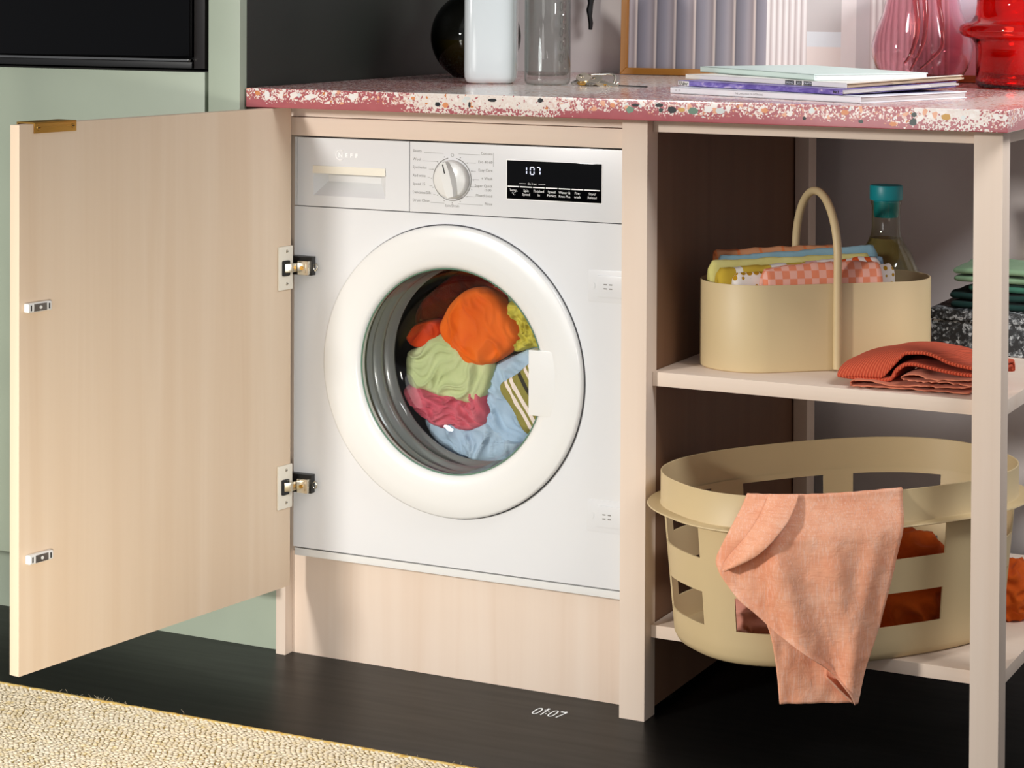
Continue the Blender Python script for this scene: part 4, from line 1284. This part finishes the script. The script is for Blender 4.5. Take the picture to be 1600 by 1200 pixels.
# white squared bottle
cx, cy = -0.3895, 0.325
wb = thing('soap_bottle', 'opaque white squared bottle standing at the back of the terrazzo worktop', 'bottle', (cx, cy, WT))
bm = bmesh.new()
prof = [(0.030, 0.0004), (0.0375, 0.0006), (0.0425, 0.004), (0.0450, 0.011), (0.0455, 0.022), (0.0455, 0.165), (0.0440, 0.180), (0.036, 0.196), (0.022, 0.205), (0.016, 0.209), (0.0155, 0.222)]
bm_rings(bm, [sq_ring(a, 5.0 if z < 0.19 else 2.4, 0.42, cx, cy, WT + z) for a, z in prof], True, True, True)
bmesh.ops.recalc_face_normals(bm, faces=bm.faces)
put('bottle_body', bm, plain('milk_glass', '#D6DDDD', 0.12, coat=0.5, var=0.01), wb, smooth=0.9)
lathe('cap', [(0.0185, 0.222), (0.0190, 0.224), (0.0190, 0.250), (0.0180, 0.252), (0.001, 0.252)], (cx, cy, WT), m_white2, wb)
# grey clear bottle
cx, cy = -0.2775, 0.315
cb = thing('water_bottle', 'clear grey glass cylinder bottle beside the white bottle', 'bottle', (cx, cy, WT))
m_smoke = glass_thin('smoke_glass', (0.88, 0.89, 0.88, 1), 1.0)
lathe('bottle_body', [(0.001, 0.0006), (0.034, 0.0006), (0.0380, 0.004), (0.0390, 0.010), (0.0390, 0.200), (0.036, 0.215), (0.020, 0.235), (0.0165, 0.245), (0.0165, 0.270), (0.0145, 0.270), (0.0145, 0.246), (0.018, 0.234), (0.0345, 0.213), (0.0372, 0.200), (0.0372, 0.022), (0.033, 0.0165), (0.001, 0.0140)], (cx, cy, WT), m_smoke, cb, seg=64, smooth=0.9)
bm = bmesh.new()
a0 = math.atan2(-3.1 - cy, 1.37 - cx) 
for k in range(7):
    z = 0.045 + 0.022 * k
    for q in range(2):
        a = a0 + 0.62 + q * 0.20
        P = [(cx + 0.0393 * cos(a + 0.07 * cos(w)), cy + 0.0393 * sin(a + 0.07 * cos(w)), WT + z + 0.0075 * sin(w) + q * 0.006) for w in [2 * pi * i / 14 for i in range(14)]]
        bm_tube(bm, P, 0.0006, 5, True)
put('embossing', bm, m_smoke, cb, smooth=0.9)
lathe('cap', [(0.0180, 0.268), (0.0182, 0.270), (0.0182, 0.290), (0.001, 0.292)], (cx, cy, WT), m_black, cb)
# dark round carafe
cx, cy, rr = -0.5135, 0.505, 0.082
dv = thing('round_carafe', 'dark round glass carafe with amber liquid behind the white bottle', 'carafe', (cx, cy, WT))
prof = [(0.001, 0.001), (0.040, 0.001)] + [(rr * sin(radians(a)), 0.0745 - rr * cos(radians(a))) for a in range(36, 158, 8)] + [(0.028, 0.160), (0.026, 0.185), (0.029, 0.205)]
lathe('glass_body', prof, (cx, cy, WT), glass_thin('smoky_dark_glass', (0.34, 0.34, 0.30, 1), 0.6), dv, seg=64, smooth=3.14)
prof = [(0.001, 0.003), (0.038, 0.003)] + [((rr - 0.003) * sin(radians(a)), 0.0745 - (rr - 0.003) * cos(radians(a))) for a in range(38, 90, 8)] + [(0.0785, 0.070), (0.001, 0.070)]
lathe('liquid', prof, (cx, cy, WT), plain('amber_liquid', '#6B5A12', 0.1), dv, seg=64, smooth=0.9)
# black strip hanging on the wall
tw = thing('hanging_ornament', 'slim black twisted ornament hanging on the wall behind the grey bottle', 'ornament', (-0.418, 0.80, 1.028))
P = [(-0.424 + 0.0012 * sin(i * 1.7), 0.806 + 0.0012 * cos(i * 1.3), 1.026 + 0.30 * i / 24) for i in range(25)]
bm = bmesh.new(); bm_tube(bm, P, 0.0068, 7, taper=lambda t: 0.55 + 0.45 * min(1, t * 5) + 0.18 * sin(t * 70))
put('strip', bm, m_black, tw, smooth=0.6)
bm = bmesh.new(); bm_tube(bm, [(-0.424, 0.83, 1.335), (-0.424, 0.81, 1.333), (-0.424, 0.802, 1.325), (-0.424, 0.806, 1.316)], 0.003, 8)
put('wall_hook', bm, m_black, tw, smooth=0.6)

# keys
kr = thing('key_bunch', 'bunch of metal keys on a nickel carabiner lying on the worktop', 'keys', (-0.200, 0.335, WT))
K0 = Vector((-0.1920, 0.332, WT))
loop = [(-0.030, 0.0, 0.0015), (-0.0305, 0.006, 0.010), (-0.024, 0.011, 0.0165), (0.0, 0.013, 0.0185), (0.020, 0.0135, 0.019), (0.028, 0.010, 0.0145), (0.0285, 0.002, 0.0045), (0.022, -0.003, 0.002), (-0.005, -0.004, 0.0018), (-0.024, -0.003, 0.0016)]
tube('carabiner', [K0 + Vector(p) for p in catmull(loop, 6, True)], 0.0019, m_chrome, kr, 8, True)
tube('split_ring', [K0 + Vector((-0.021 + 0.011 * cos(a), -0.006 + 0.011 * sin(a), 0.0055 + 0.004 * cos(a))) for a in [2 * pi * i / 28 for i in range(28)]], 0.0011, m_chrome, kr, 6, True)
def key(pos, yaw, pitch, roll, mat):
    bm = bmesh.new()
    M = Matrix.Translation(K0 + Vector(pos)) @ Matrix.Rotation(yaw, 4, 'Z') @ Matrix.Rotation(pitch, 4, 'Y') @ Matrix.Rotation(roll, 4, 'X') @ Matrix.Scale(1.25, 4)
    head = [Vector((0.009 * cos(a) * 0.9, 0.0105 * sin(a), 0)) for a in [2 * pi * i / 20 for i in range(20)]]
    hole = [Vector((-0.004 + 0.003 * cos(a), 0.003 * sin(a), 0)) for a in [2 * pi * i / 20 for i in range(20)]]
    up, dn = Vector((0, 0, 0.0011)), Vector((0, 0, -0.0011))
    bm_rings(bm, [[M @ (p + up) for p in hole], [M @ (p + up) for p in head], [M @ (p + dn) for p in head], [M @ (p + dn) for p in hole], [M @ (p + up) for p in hole]])
    bm_box(bm, 0.007, 0.034, -0.0038, 0.0030, -0.0010, 0.0010, 0.0003, M=M)
    for k in range(5):
        bm_box(bm, 0.0115 + k * 0.0045, 0.0140 + k * 0.0045, -0.0052 + 0.0006 * (k % 2), -0.0037, -0.0008, 0.0008, 0, M=M)
    bmesh.ops.remove_doubles(bm, verts=bm.verts, dist=1e-6)
    bmesh.ops.recalc_face_normals(bm, faces=bm.faces)
    put('key', bm, mat, kr, smooth=0.5)
key((-0.024, -0.008, 0.0135), -0.05, 0.30, 0.45, m_chrome)
key((-0.018, -0.014, 0.0110), -0.20, 0.22, 0.30, m_chrome)
key((-0.030, -0.014, 0.0060), -0.45, 0.05, 0.25, m_steel)
key((0.002, -0.012, 0.0100), -0.15, 0.22, 0.50, m_chrome)
key((-0.016, -0.022, 0.0055), 0.15, 0.05, 0.20, m_brass)
tube('cord', [K0 + Vector(p) for p in catmull([(0.026, -0.006, 0.003), (0.045, -0.010, 0.0016), (0.065, -0.012, 0.0014), (0.085, -0.018, 0.0014), (0.100, -0.022, 0.0014)], 6)], 0.0012, m_dark_print, kr, 6)
lathe('bead', [(0.0004, 0.0), (0.003, 0.001), (0.0040, 0.0038), (0.003, 0.0066), (0.0004, 0.0076)], K0 + Vector((0.040, -0.009, 0.0002)), m_chrome, kr, seg=16)

# framed picture leaning on the wall
def art_mat():
    t = NT('striped_print')
    v = t.coords()
    x, y, z = t.sep(v)[:3]
    px = t.math('ADD', x, 0.488)          # distance from the frame's left side
    fr = t.n('ShaderNodeMath', operation='FRACT'); t.l(t.math('MULTIPLY', px, 1 / 0.0395), fr.inputs[0])
    cols = t.ramp(fr.outputs[0], [(0.0, '#77727A'), (0.30, '#8E8992'), (0.52, '#A39A9E'), (0.74, '#8C7F80'), (0.86, '#D8C6BC'), (0.93, '#5E5A62'), (1.0, '#77727A')])
    fr2 = t.n('ShaderNodeMath', operation='FRACT'); t.l(t.math('MULTIPLY', px, 1 / 0.0118), fr2.inputs[0])
    ribs = t.ramp(fr2.outputs[0], [(0.0, '#F2EDE9'), (0.35, '#E9E1DC'), (0.55, '#B9AAA6'), (0.9, '#E0D6D2')])
    flat = t.ramp(z, [(0.0, '#E6D8D0'), (0.055, '#E6D8D0'), (0.056, '#DCE0E2'), (0.083, '#DCE0E2'), (0.084, '#C4BCB8')], 'CONSTANT')
    g = lambda a: t.math('GREATER_THAN', px, a)
    c = t.mix(g(0.294), cols, ribs)
    c = t.mix(g(0.372), c, flat)
    c = t.mix(g(0.437), c, '#E8DEDA')
    c = t.mix(g(0.465), c, '#C9BFBE')
    c = t.mix(g(0.490), c, ribs)
    c = t.mix(g(0.640), c, '#DCD0DA')
    c = t.mix(t.math('MULTIPLY', t.noise(v, 14, 3), 0.22), c, '#8C8690')
    t.base(c); t.set(Roughness=0.6)
    return t.mat
FX0, FX1, FH = -0.3500, 0.6150, 0.72
fa = math.atan2(0.030, FH)
pf = thing('framed_picture', 'oak framed picture of grey vertical stripes leaning on the wall', 'picture', ((FX0 + FX1) / 2, 0.792, WT))
TF = Matrix.Translation((0, 0.780, WT + 0.0008)) @ Matrix.Rotation(-fa, 4, 'X')
m_oak = wood('honey_oak', '#B07A34', '#9A6426', '#7E4E1A', 'x', 0.4)
m_oak_z = wood('honey_oak_upright', '#B07A34', '#9A6426', '#7E4E1A', 'z', 0.4)
FWd = 0.0125
def frame_bar(pts, mat):
    bm = bmesh.new()
    lo = [TF @ Vector((x, 0.0, z)) for x, z in pts]; hi = [TF @ Vector((x, 0.018, z)) for x, z in pts]
    bm_rings(bm, [lo, hi], True, True, True)
    bmesh.ops.recalc_face_normals(bm, faces=bm.faces)
    bmesh.ops.bevel(bm, geom=list(bm.edges), offset=0.0008, segments=1, affect='EDGES')
    put('frame_bar', bm, mat, pf)
frame_bar([(FX0, 0), (FX1, 0), (FX1 - FWd, FWd), (FX0 + FWd, FWd)], m_oak)
frame_bar([(FX0, FH), (FX1, FH), (FX1 - FWd, FH - FWd), (FX0 + FWd, FH - FWd)], m_oak)
frame_bar([(FX0, 0), (FX0, FH), (FX0 + FWd, FH - FWd), (FX0 + FWd, FWd)], m_oak_z)
frame_bar([(FX1, 0), (FX1, FH), (FX1 - FWd, FH - FWd), (FX1 - FWd, FWd)], m_oak_z)
bm = bmesh.new(); bm_box(bm, FX0 + 0.008, FX1 - 0.008, 0.0095, 0.0125, 0.008, FH - 0.008, 0, M=TF)
put('print', bm, art_mat(), pf)

# books and magazines
def book(name, label, L, R, depth, z0, z1, cover, wave=0.0, soft=False, page='paper', seed=0, group='books and magazines on the worktop', pages_over=0.0):
    L = Vector((L[0], L[1], 0)); R = Vector((R[0], R[1], 0))
    ex = (R - L).normalized(); ey = Vector((-ex.y, ex.x, 0)); W = (R - L).length
    M = Matrix((ex, ey, Vector((0, 0, 1)))).transposed().to_4x4(); M.translation = L + Vector((0, 0, z0))
    h = z1 - z0; t = 0.0006 if soft else 0.0012
    c = L + ex * W / 2 + ey * depth / 2
    o = thing(name, label, 'book', (c.x, c.y, z0), group=group)
    def bend(p):
        if not soft: return p
        k = max(0, p.x / W - 0.55); j = p.y / depth
        return Vector((p.x, p.y, p.z + wave * k * k * 3 * j + wave * 0.25 * sin(p.x * 30 + seed) * j))
    def slab(bm, x0, x1, y0, y1, a, b, NX=16, NY=8, rag=0.0):
        rnd = random.Random(seed)
        rings = []
        G = [[[bm.verts.new(M @ bend(Vector((x0 + (x1 - x0) * i / NX + (rag * noise.noise(Vector((j * .9, k * 9, seed))) if i == NX else 0), y0 + (y1 - y0) * j / NY, (a, b)[k])))) for j in range(NY + 1)] for i in range(NX + 1)] for k in range(2)]
        for i in range(NX):
            for j in range(NY):
                bm.faces.new((G[0][i][j], G[0][i][j + 1], G[0][i + 1][j + 1], G[0][i + 1][j]))
                bm.faces.new((G[1][i][j], G[1][i + 1][j], G[1][i + 1][j + 1], G[1][i][j + 1]))
        for i in range(NX):
            bm.faces.new((G[0][i][0], G[0][i + 1][0], G[1][i + 1][0], G[1][i][0])); bm.faces.new((G[0][i + 1][NY], G[0][i][NY], G[1][i][NY], G[1][i + 1][NY]))
        for j in range(NY):
            bm.faces.new((G[0][0][j + 1], G[0][0][j], G[1][0][j], G[1][0][j + 1])); bm.faces.new((G[0][NX][j], G[0][NX][j + 1], G[1][NX][j + 1], G[1][NX][j]))
    bm = bmesh.new()
    slab(bm, 0, W, 0, depth, 0, t); slab(bm, 0, W, 0, depth, h - t, h); slab(bm, 0, W, 0, 0.0010, 0, h)
    put('cover', bm, cover, o, smooth=0.5)
    bm = bmesh.new()
    N = 5
    for k in range(N):
        a = t + (h - 2 * t) * k / N; b = t + (h - 2 * t) * (k + 0.86) / N
        ins = 0.0015 if not soft else random.Random(seed + k).uniform(-0.004, 0.002)
        slab(bm, 0.0018, W - ins + pages_over * (k % 2), 0.0012, depth - ins, a, b, rag=0.002 if soft else 0)
    put('pages', bm, MATS[page], o, smooth=0.5)
    return o, M, W, h
def purple_mat():
    t = NT('purple_photo_spine')
    v = t.coords((30, 30, 60))
    t.base(t.ramp(t.noise(v, 1.0, 4, 0.6, 1.0), [(0.30, '#4B3C86'), (0.48, '#6A58A6'), (0.60, '#8E7FC0'), (0.72, '#D8C4D6')]))
    t.set(Roughness=0.35)
    return t.mat
plain('grey_pages', '#C9BFBC', 0.8); plain('tan_pages', '#BFA58A', 0.8); plain('white_pages', '#E6E6E6', 0.8)
m_mint = plain('mint_cover', '#D5E6DE', 0.4, var=0.01); m_cream = plain('cream_cover', '#F2EDE4', 0.4, var=0.01); m_whitebook = plain('white_cover', '#EDEEF2', 0.35, var=0.01)
def spine_text(o, M, x, s, size, mat, h, align='LEFT', bold=0.0):
    bm = bmesh.new()
    T = M @ frame_matrix((x, -0.0002, h * 0.5 - size * 0.34), (1, 0, 0), (0, 0, 1))
    text_mesh(bm, s, size, T, align, bold=bold)
    put('spine_lettering', bm, mat, o)
o, M, W, h = book('book', 'white book at the bottom of the stack on the worktop', (0.0160, 0.1500), (0.3680, 0.0150), 0.255, WT + 0.0004, WT + 0.0102, m_whitebook, 0.0, False, 'grey_pages', 1)
spine_text(o, M, 0.010, '10  20', 0.0045, m_grey_print, h); spine_text(o, M, 0.135, 'THE LANGUAGE OF INTERIORS', 0.0040, m_grey_print, h)
o, M, W, h = book('magazine', 'magazine with purple picture spine second from the bottom of the stack', (0.0140, 0.1860), (0.3370, 0.0270), 0.245, WT + 0.0110, WT + 0.0190, purple_mat(), 0.010, True, 'grey_pages', 2)
bm = bmesh.new(); bm_box(bm, 0.0005, 0.026, -0.0002, 0.0006, 0.0006, h - 0.0006, 0, M=M); put('spine_panel', bm, m_cream, o)
spine_text(o, M, 0.003, 'U', 0.0075, m_dark_print, h, bold=0.0004); spine_text(o, M, 0.0095, 'uber', 0.0075, m_dark_print, h, bold=0.0003); spine_text(o, M, W - 0.018, 'No 5', 0.0055, m_dark_print, h, bold=0.0003)
o, M, W, h = book('magazine', 'cream spined magazine with black capital lettering below the mint book', (0.0040, 0.2420), (0.3310, 0.0650), 0.240, WT + 0.0196, WT + 0.0268, m_cream, 0.009, True, 'tan_pages', 3)
bm = bmesh.new()
for a, b in ((0.238, 0.258), (0.262, 0.275), (0.279, 0.297)):
    bm_box(bm, a, b, -0.0002, 0.0006, 0.0006, h - 0.0006, 0, M=M)
put('spine_panel', bm, m_dark_print, o)
for xx, s in ((0.248, 'EASING'), (0.2685, 'JUG'), (0.288, 'CRAFTY')):
    bmx = bmesh.new(); text_mesh(bmx, s, 0.0048, M @ frame_matrix((xx, -0.0005, h * 0.5 - 0.0017), (1, 0, 0), (0, 0, 1)), 'CENTER'); put('spine_lettering', bmx, m_white_print, o)
o, M, W, h = book('book', 'pale mint green book on top of the stack on the worktop', (-0.0060, 0.3300), (0.2650, 0.1120), 0.205, WT + 0.0274, WT + 0.0366, m_mint, 0.0, False, 'white_pages', 4)

# vases
def tinted_glass(name, color, rough=0.0, dens=1.0):
    t = NT(name)
    t.base(color)
    t.set(Roughness=rough, IOR=1.45)
    t.bsdf.inputs['Transmission Weight'].default_value = 1.0
    return t.mat
cx, cy = 0.2620, 0.690
pv = thing('pink_vase', 'pink blown glass vase with pinched body beside the red vase', 'vase', (cx, cy, WT))
m_pink_glass = tinted_glass('pink_glass', (0.93, 0.63, 0.69, 1))
va = math.atan2(-3.1 - cy, 1.37 - cx)
def pink_ring(r, z, inset=0.0):
    out = []
    for i in range(96):
        a = 2 * pi * i / 96
        d = a - va
        pinch = 0.30 * math.exp(-(((d + pi + 0.10) % (2 * pi) - pi) / 0.26) ** 2) + 0.22 * math.exp(-(((d) % (2 * pi) - pi) / 0.3) ** 2)
        k = max(0.0, min(1.0, (z - 0.012) / 0.03)) 
        rr_ = (r - inset) * (1 - pinch * k) * (1 + 0.05 * cos(2 * (d - pi / 2)))
        out.append((cx + rr_ * cos(a), cy + rr_ * sin(a), WT + z))
    return out
pp = [(0.045, 0.0008), (0.056, 0.003), (0.066, 0.014), (0.076, 0.030), (0.082, 0.048), (0.083, 0.066), (0.079, 0.086), (0.072, 0.104), (0.065, 0.122), (0.060, 0.145), (0.060, 0.175), (0.064, 0.205)]
bm = bmesh.new()
bm_rings(bm, [pink_ring(r, z) for r, z in pp] + [pink_ring(r, z, 0.003) for r, z in reversed(pp[:])], True, True, True)
bmesh.ops.recalc_face_normals(bm, faces=bm.faces)
put('vase_body', bm, m_pink_glass, pv, smooth=3.14)
fx = Vector((cos(va), sin(va), 0)); fy = Vector((-sin(va), cos(va), 0)); P0 = Vector((cx, cy, WT))
m_rose = tinted_glass('rose_glass', (0.72, 0.30, 0.28, 1))
def strand(pts, r, taper=None):
    tube('glass_strand', [P0 + fx * p[0] + fy * p[1] + Vector((0, 0, p[2])) for p in catmull(pts, 8)], r, m_rose, pv, 10, taper=taper)
strand([(0.052, -0.018, 0.200), (0.058, -0.012, 0.150), (0.066, -0.008, 0.110), (0.074, -0.012, 0.075), (0.076, -0.020, 0.052), (0.074, -0.030, 0.038)], 0.0062, lambda t: 1 - 0.75 * t ** 2)
strand([(0.052, 0.000, 0.200), (0.058, 0.004, 0.150), (0.066, 0.006, 0.115), (0.072, 0.002, 0.075), (0.073, -0.010, 0.045), (0.068, -0.020, 0.026)], 0.0052, lambda t: 1 - 0.7 * t ** 2)
strand([(0.050, 0.026, 0.190), (0.058, 0.028, 0.140), (0.066, 0.034, 0.100), (0.070, 0.032, 0.066), (0.072, 0.014, 0.044), (0.068, -0.004, 0.028)], 0.0046, lambda t: 1 - 0.7 * t ** 2)

cx, cy = 0.4560, 0.620
rv = thing('red_vase', 'translucent red glass vase with a wide flange at the end of the worktop', 'vase', (cx, cy, WT))
m_red_glass = tinted_glass('red_glass', (0.86, 0.035, 0.014, 1))
outer = [(0.060, 0.0008), (0.0745, 0.002), (0.0785, 0.008), (0.0785, 0.064), (0.0800, 0.075), (0.0860, 0.083), (0.0985, 0.0865), (0.1045, 0.0910), (0.1060, 0.0975), (0.1045, 0.1040), (0.0985, 0.1085), (0.0880, 0.112), (0.0800, 0.122), (0.0775, 0.140), (0.0780, 0.215)]
inner = [(max(0.02, r - 0.0035), z + (0.006 if z < 0.01 else 0)) for r, z in reversed(outer)]
lathe('vase_body', outer + inner, (cx, cy, WT), m_red_glass, rv, seg=80, smooth=3.14, cap0=True, cap1=True)

# ------------------------------------------------------------------ rug
rug = thing('woven_rug', 'cream woven rug with yellow flecks on the black floor', 'rug', (-0.55, -0.85, 0.0))
def rug_mat(name, a, b, c):
    t = NT(name)
    v = t.coords()
    col = t.ramp(t.noise(v, 70, 3, 0.7), [(0.30, c), (0.45, b), (0.62, a)])
    t.base(col); t.set(Roughness=0.95)
    t.bsdf.inputs['Specular IOR Level'].default_value = 0.1
    t.bump(t.noise(v, 900, 3, 0.7), 0.6, 0.001)
    return t.mat
bm = bmesh.new(); bm_box(bm, -1.75, 0.42, -1.45, -0.318, 0.0005, 0.0050, 0.001)
put('backing', bm, rug_mat('rug_ground_yarn', '#D9C688', '#D0B870', '#C4A658'), rug)
V, Fc = [], []
rr_ = random.Random(21)
TPL = []
for lat in (-1, 0, 1):
    for k in range(6):
        a = 2 * pi * k / 6
        TPL.append((cos(a) * (1.0, 0.72)[abs(lat)], sin(a) * (1.0, 0.72)[abs(lat)], 0.62 * lat))
row = 0
y = -0.3170
while y > -0.80:
    x = -1.30 + rr_.uniform(0, 0.009)
    while x < 0.42:
        b = len(V)
        sx, sy, sz = 0.0050 * rr_.uniform(0.85, 1.15), 0.0030 * rr_.uniform(0.85, 1.15), 0.0019 * rr_.uniform(0.85, 1.2)
        an = (0.5 if rr_.random() < 0.5 else -0.3) + rr_.uniform(-0.3, 0.3)
        ca, sa = cos(an), sin(an)
        jx, jy, jz = rr_.uniform(-0.0007, 0.0007), rr_.uniform(-0.0007, 0.0007) + 0.0012 * noise.noise(Vector((x * 14, 0, 1))), 0.0062 + rr_.uniform(-0.0005, 0.0008)
        for (p, q, r) in TPL:
            px_, py_ = p * sx, q * sy
            V.append((x + jx + px_ * ca - py_ * sa, y + jy + px_ * sa + py_ * ca, jz + r * sz))
        V.append((x + jx, y + jy, jz + sz))
        for lv in range(2):
            for k in range(6):
                a0_, a1_ = b + lv * 6 + k, b + lv * 6 + (k + 1) % 6
                Fc.append((a0_, a1_, a1_ + 6, a0_ + 6))
        for k in range(6):
            Fc.append((b + 12 + k, b + 12 + (k + 1) % 6, b + 18))
        x += 0.0092
    y -= 0.0054
    row += 1
st = put('stitches', (V, Fc), rug_mat('rug_cream_yarn', '#F0E4CC', '#EADBBD', '#DCC690'), rug, smooth=3.14)
st['kind'] = 'stuff'
bm = bmesh.new()
edge = [(-1.74 + 2.16 * i / 300, -0.3150 + 0.0015 * noise.noise(Vector((i * 0.35, 0, 0))), 0.0050 + 0.0006 * noise.noise(Vector((i * 0.5, 3, 0)))) for i in range(301)]
bm_tube(bm, edge, 0.0042, 7)
put('edge_binding', bm, rug_mat('rug_edge_yarn', '#DCC27E', '#D2B066', '#C49A4C'), rug, smooth=3.14)
bm = bmesh.new()
for k in range(60):
    x = rr_.choice((rr_.uniform(-1.1, 0.0), rr_.gauss(-0.735, 0.03), rr_.gauss(-0.735, 0.03)))
    p0 = Vector((x, -0.3120, 0.006)); d = Vector((rr_.uniform(-1, 1), rr_.uniform(0.2, 1.0), rr_.uniform(0, 0.9))) * rr_.uniform(0.003, 0.009)
    bm_tube(bm, [p0, p0 + d * 0.5 + Vector((0.002, 0, 0.001)), p0 + d], 0.00018, 3)
fz = put('fuzz', bm, plain('fuzz_yarn', '#E4D6B4', 0.9), rug); fz['kind'] = 'stuff'

# ------------------------------------------------------------------ time projected on the floor by the machine
bm = bmesh.new()
def floor_stroke(pts, x0, w=0.0011):
    P = [Vector((-0.1285 + x0 + p[0], -0.0440 + p[1], 0.0004)) for p in pts]
    L = []
    for i, p in enumerate(P):
        t = (P[min(i + 1, len(P) - 1)] - P[max(i - 1, 0)]).normalized(); nn = Vector((-t.y, t.x, 0)) * w
        L.append((bm.verts.new(p + nn), bm.verts.new(p - nn)))
    for (p, q), (r, s) in zip(L[:-1], L[1:]):
        bm.faces.new((p, q, s, r))
zero = [(0.0050 + 0.0042 * cos(t) * (1 if abs(sin(t)) < 0.8 else 0.95), 0.0155 + 0.0145 * math.copysign(abs(sin(t)) ** 0.7, sin(t))) for t in [2 * pi * i / 24 for i in range(25)]]
floor_stroke(zero, 0.0)
floor_stroke([(0.0000, 0.0240), (0.0040, 0.0300), (0.0040, 0.0010)], 0.0130)
for yy in (0.008, 0.018):
    floor_stroke([(0.0, yy), (0.0, yy + 0.003)], 0.0222, 0.0012)
floor_stroke(zero, 0.0265)
floor_stroke([(0.0008, 0.0295), (0.0088, 0.0295), (0.0030, 0.0010)], 0.0400)
for x, y, w, h in ((-0.1120, -0.0120, 0.0022, 0.0022), (-0.0870, -0.0140, 0.0030, 0.0014), (-0.0870, -0.0165, 0.0030, 0.0014), (-0.0820, -0.0150, 0.0016, 0.0040)):
    vs = [bm.verts.new((x + a * w, y + b * h, 0.0004)) for a, b in ((-1, -1), (1, -1), (1, 1), (-1, 1))]
    bm.faces.new(vs)
pj = put('projected_time', bm, m_beam)
tag(pj, 'white time display 01:07 projected on the black floor before the plinth', 'projection')
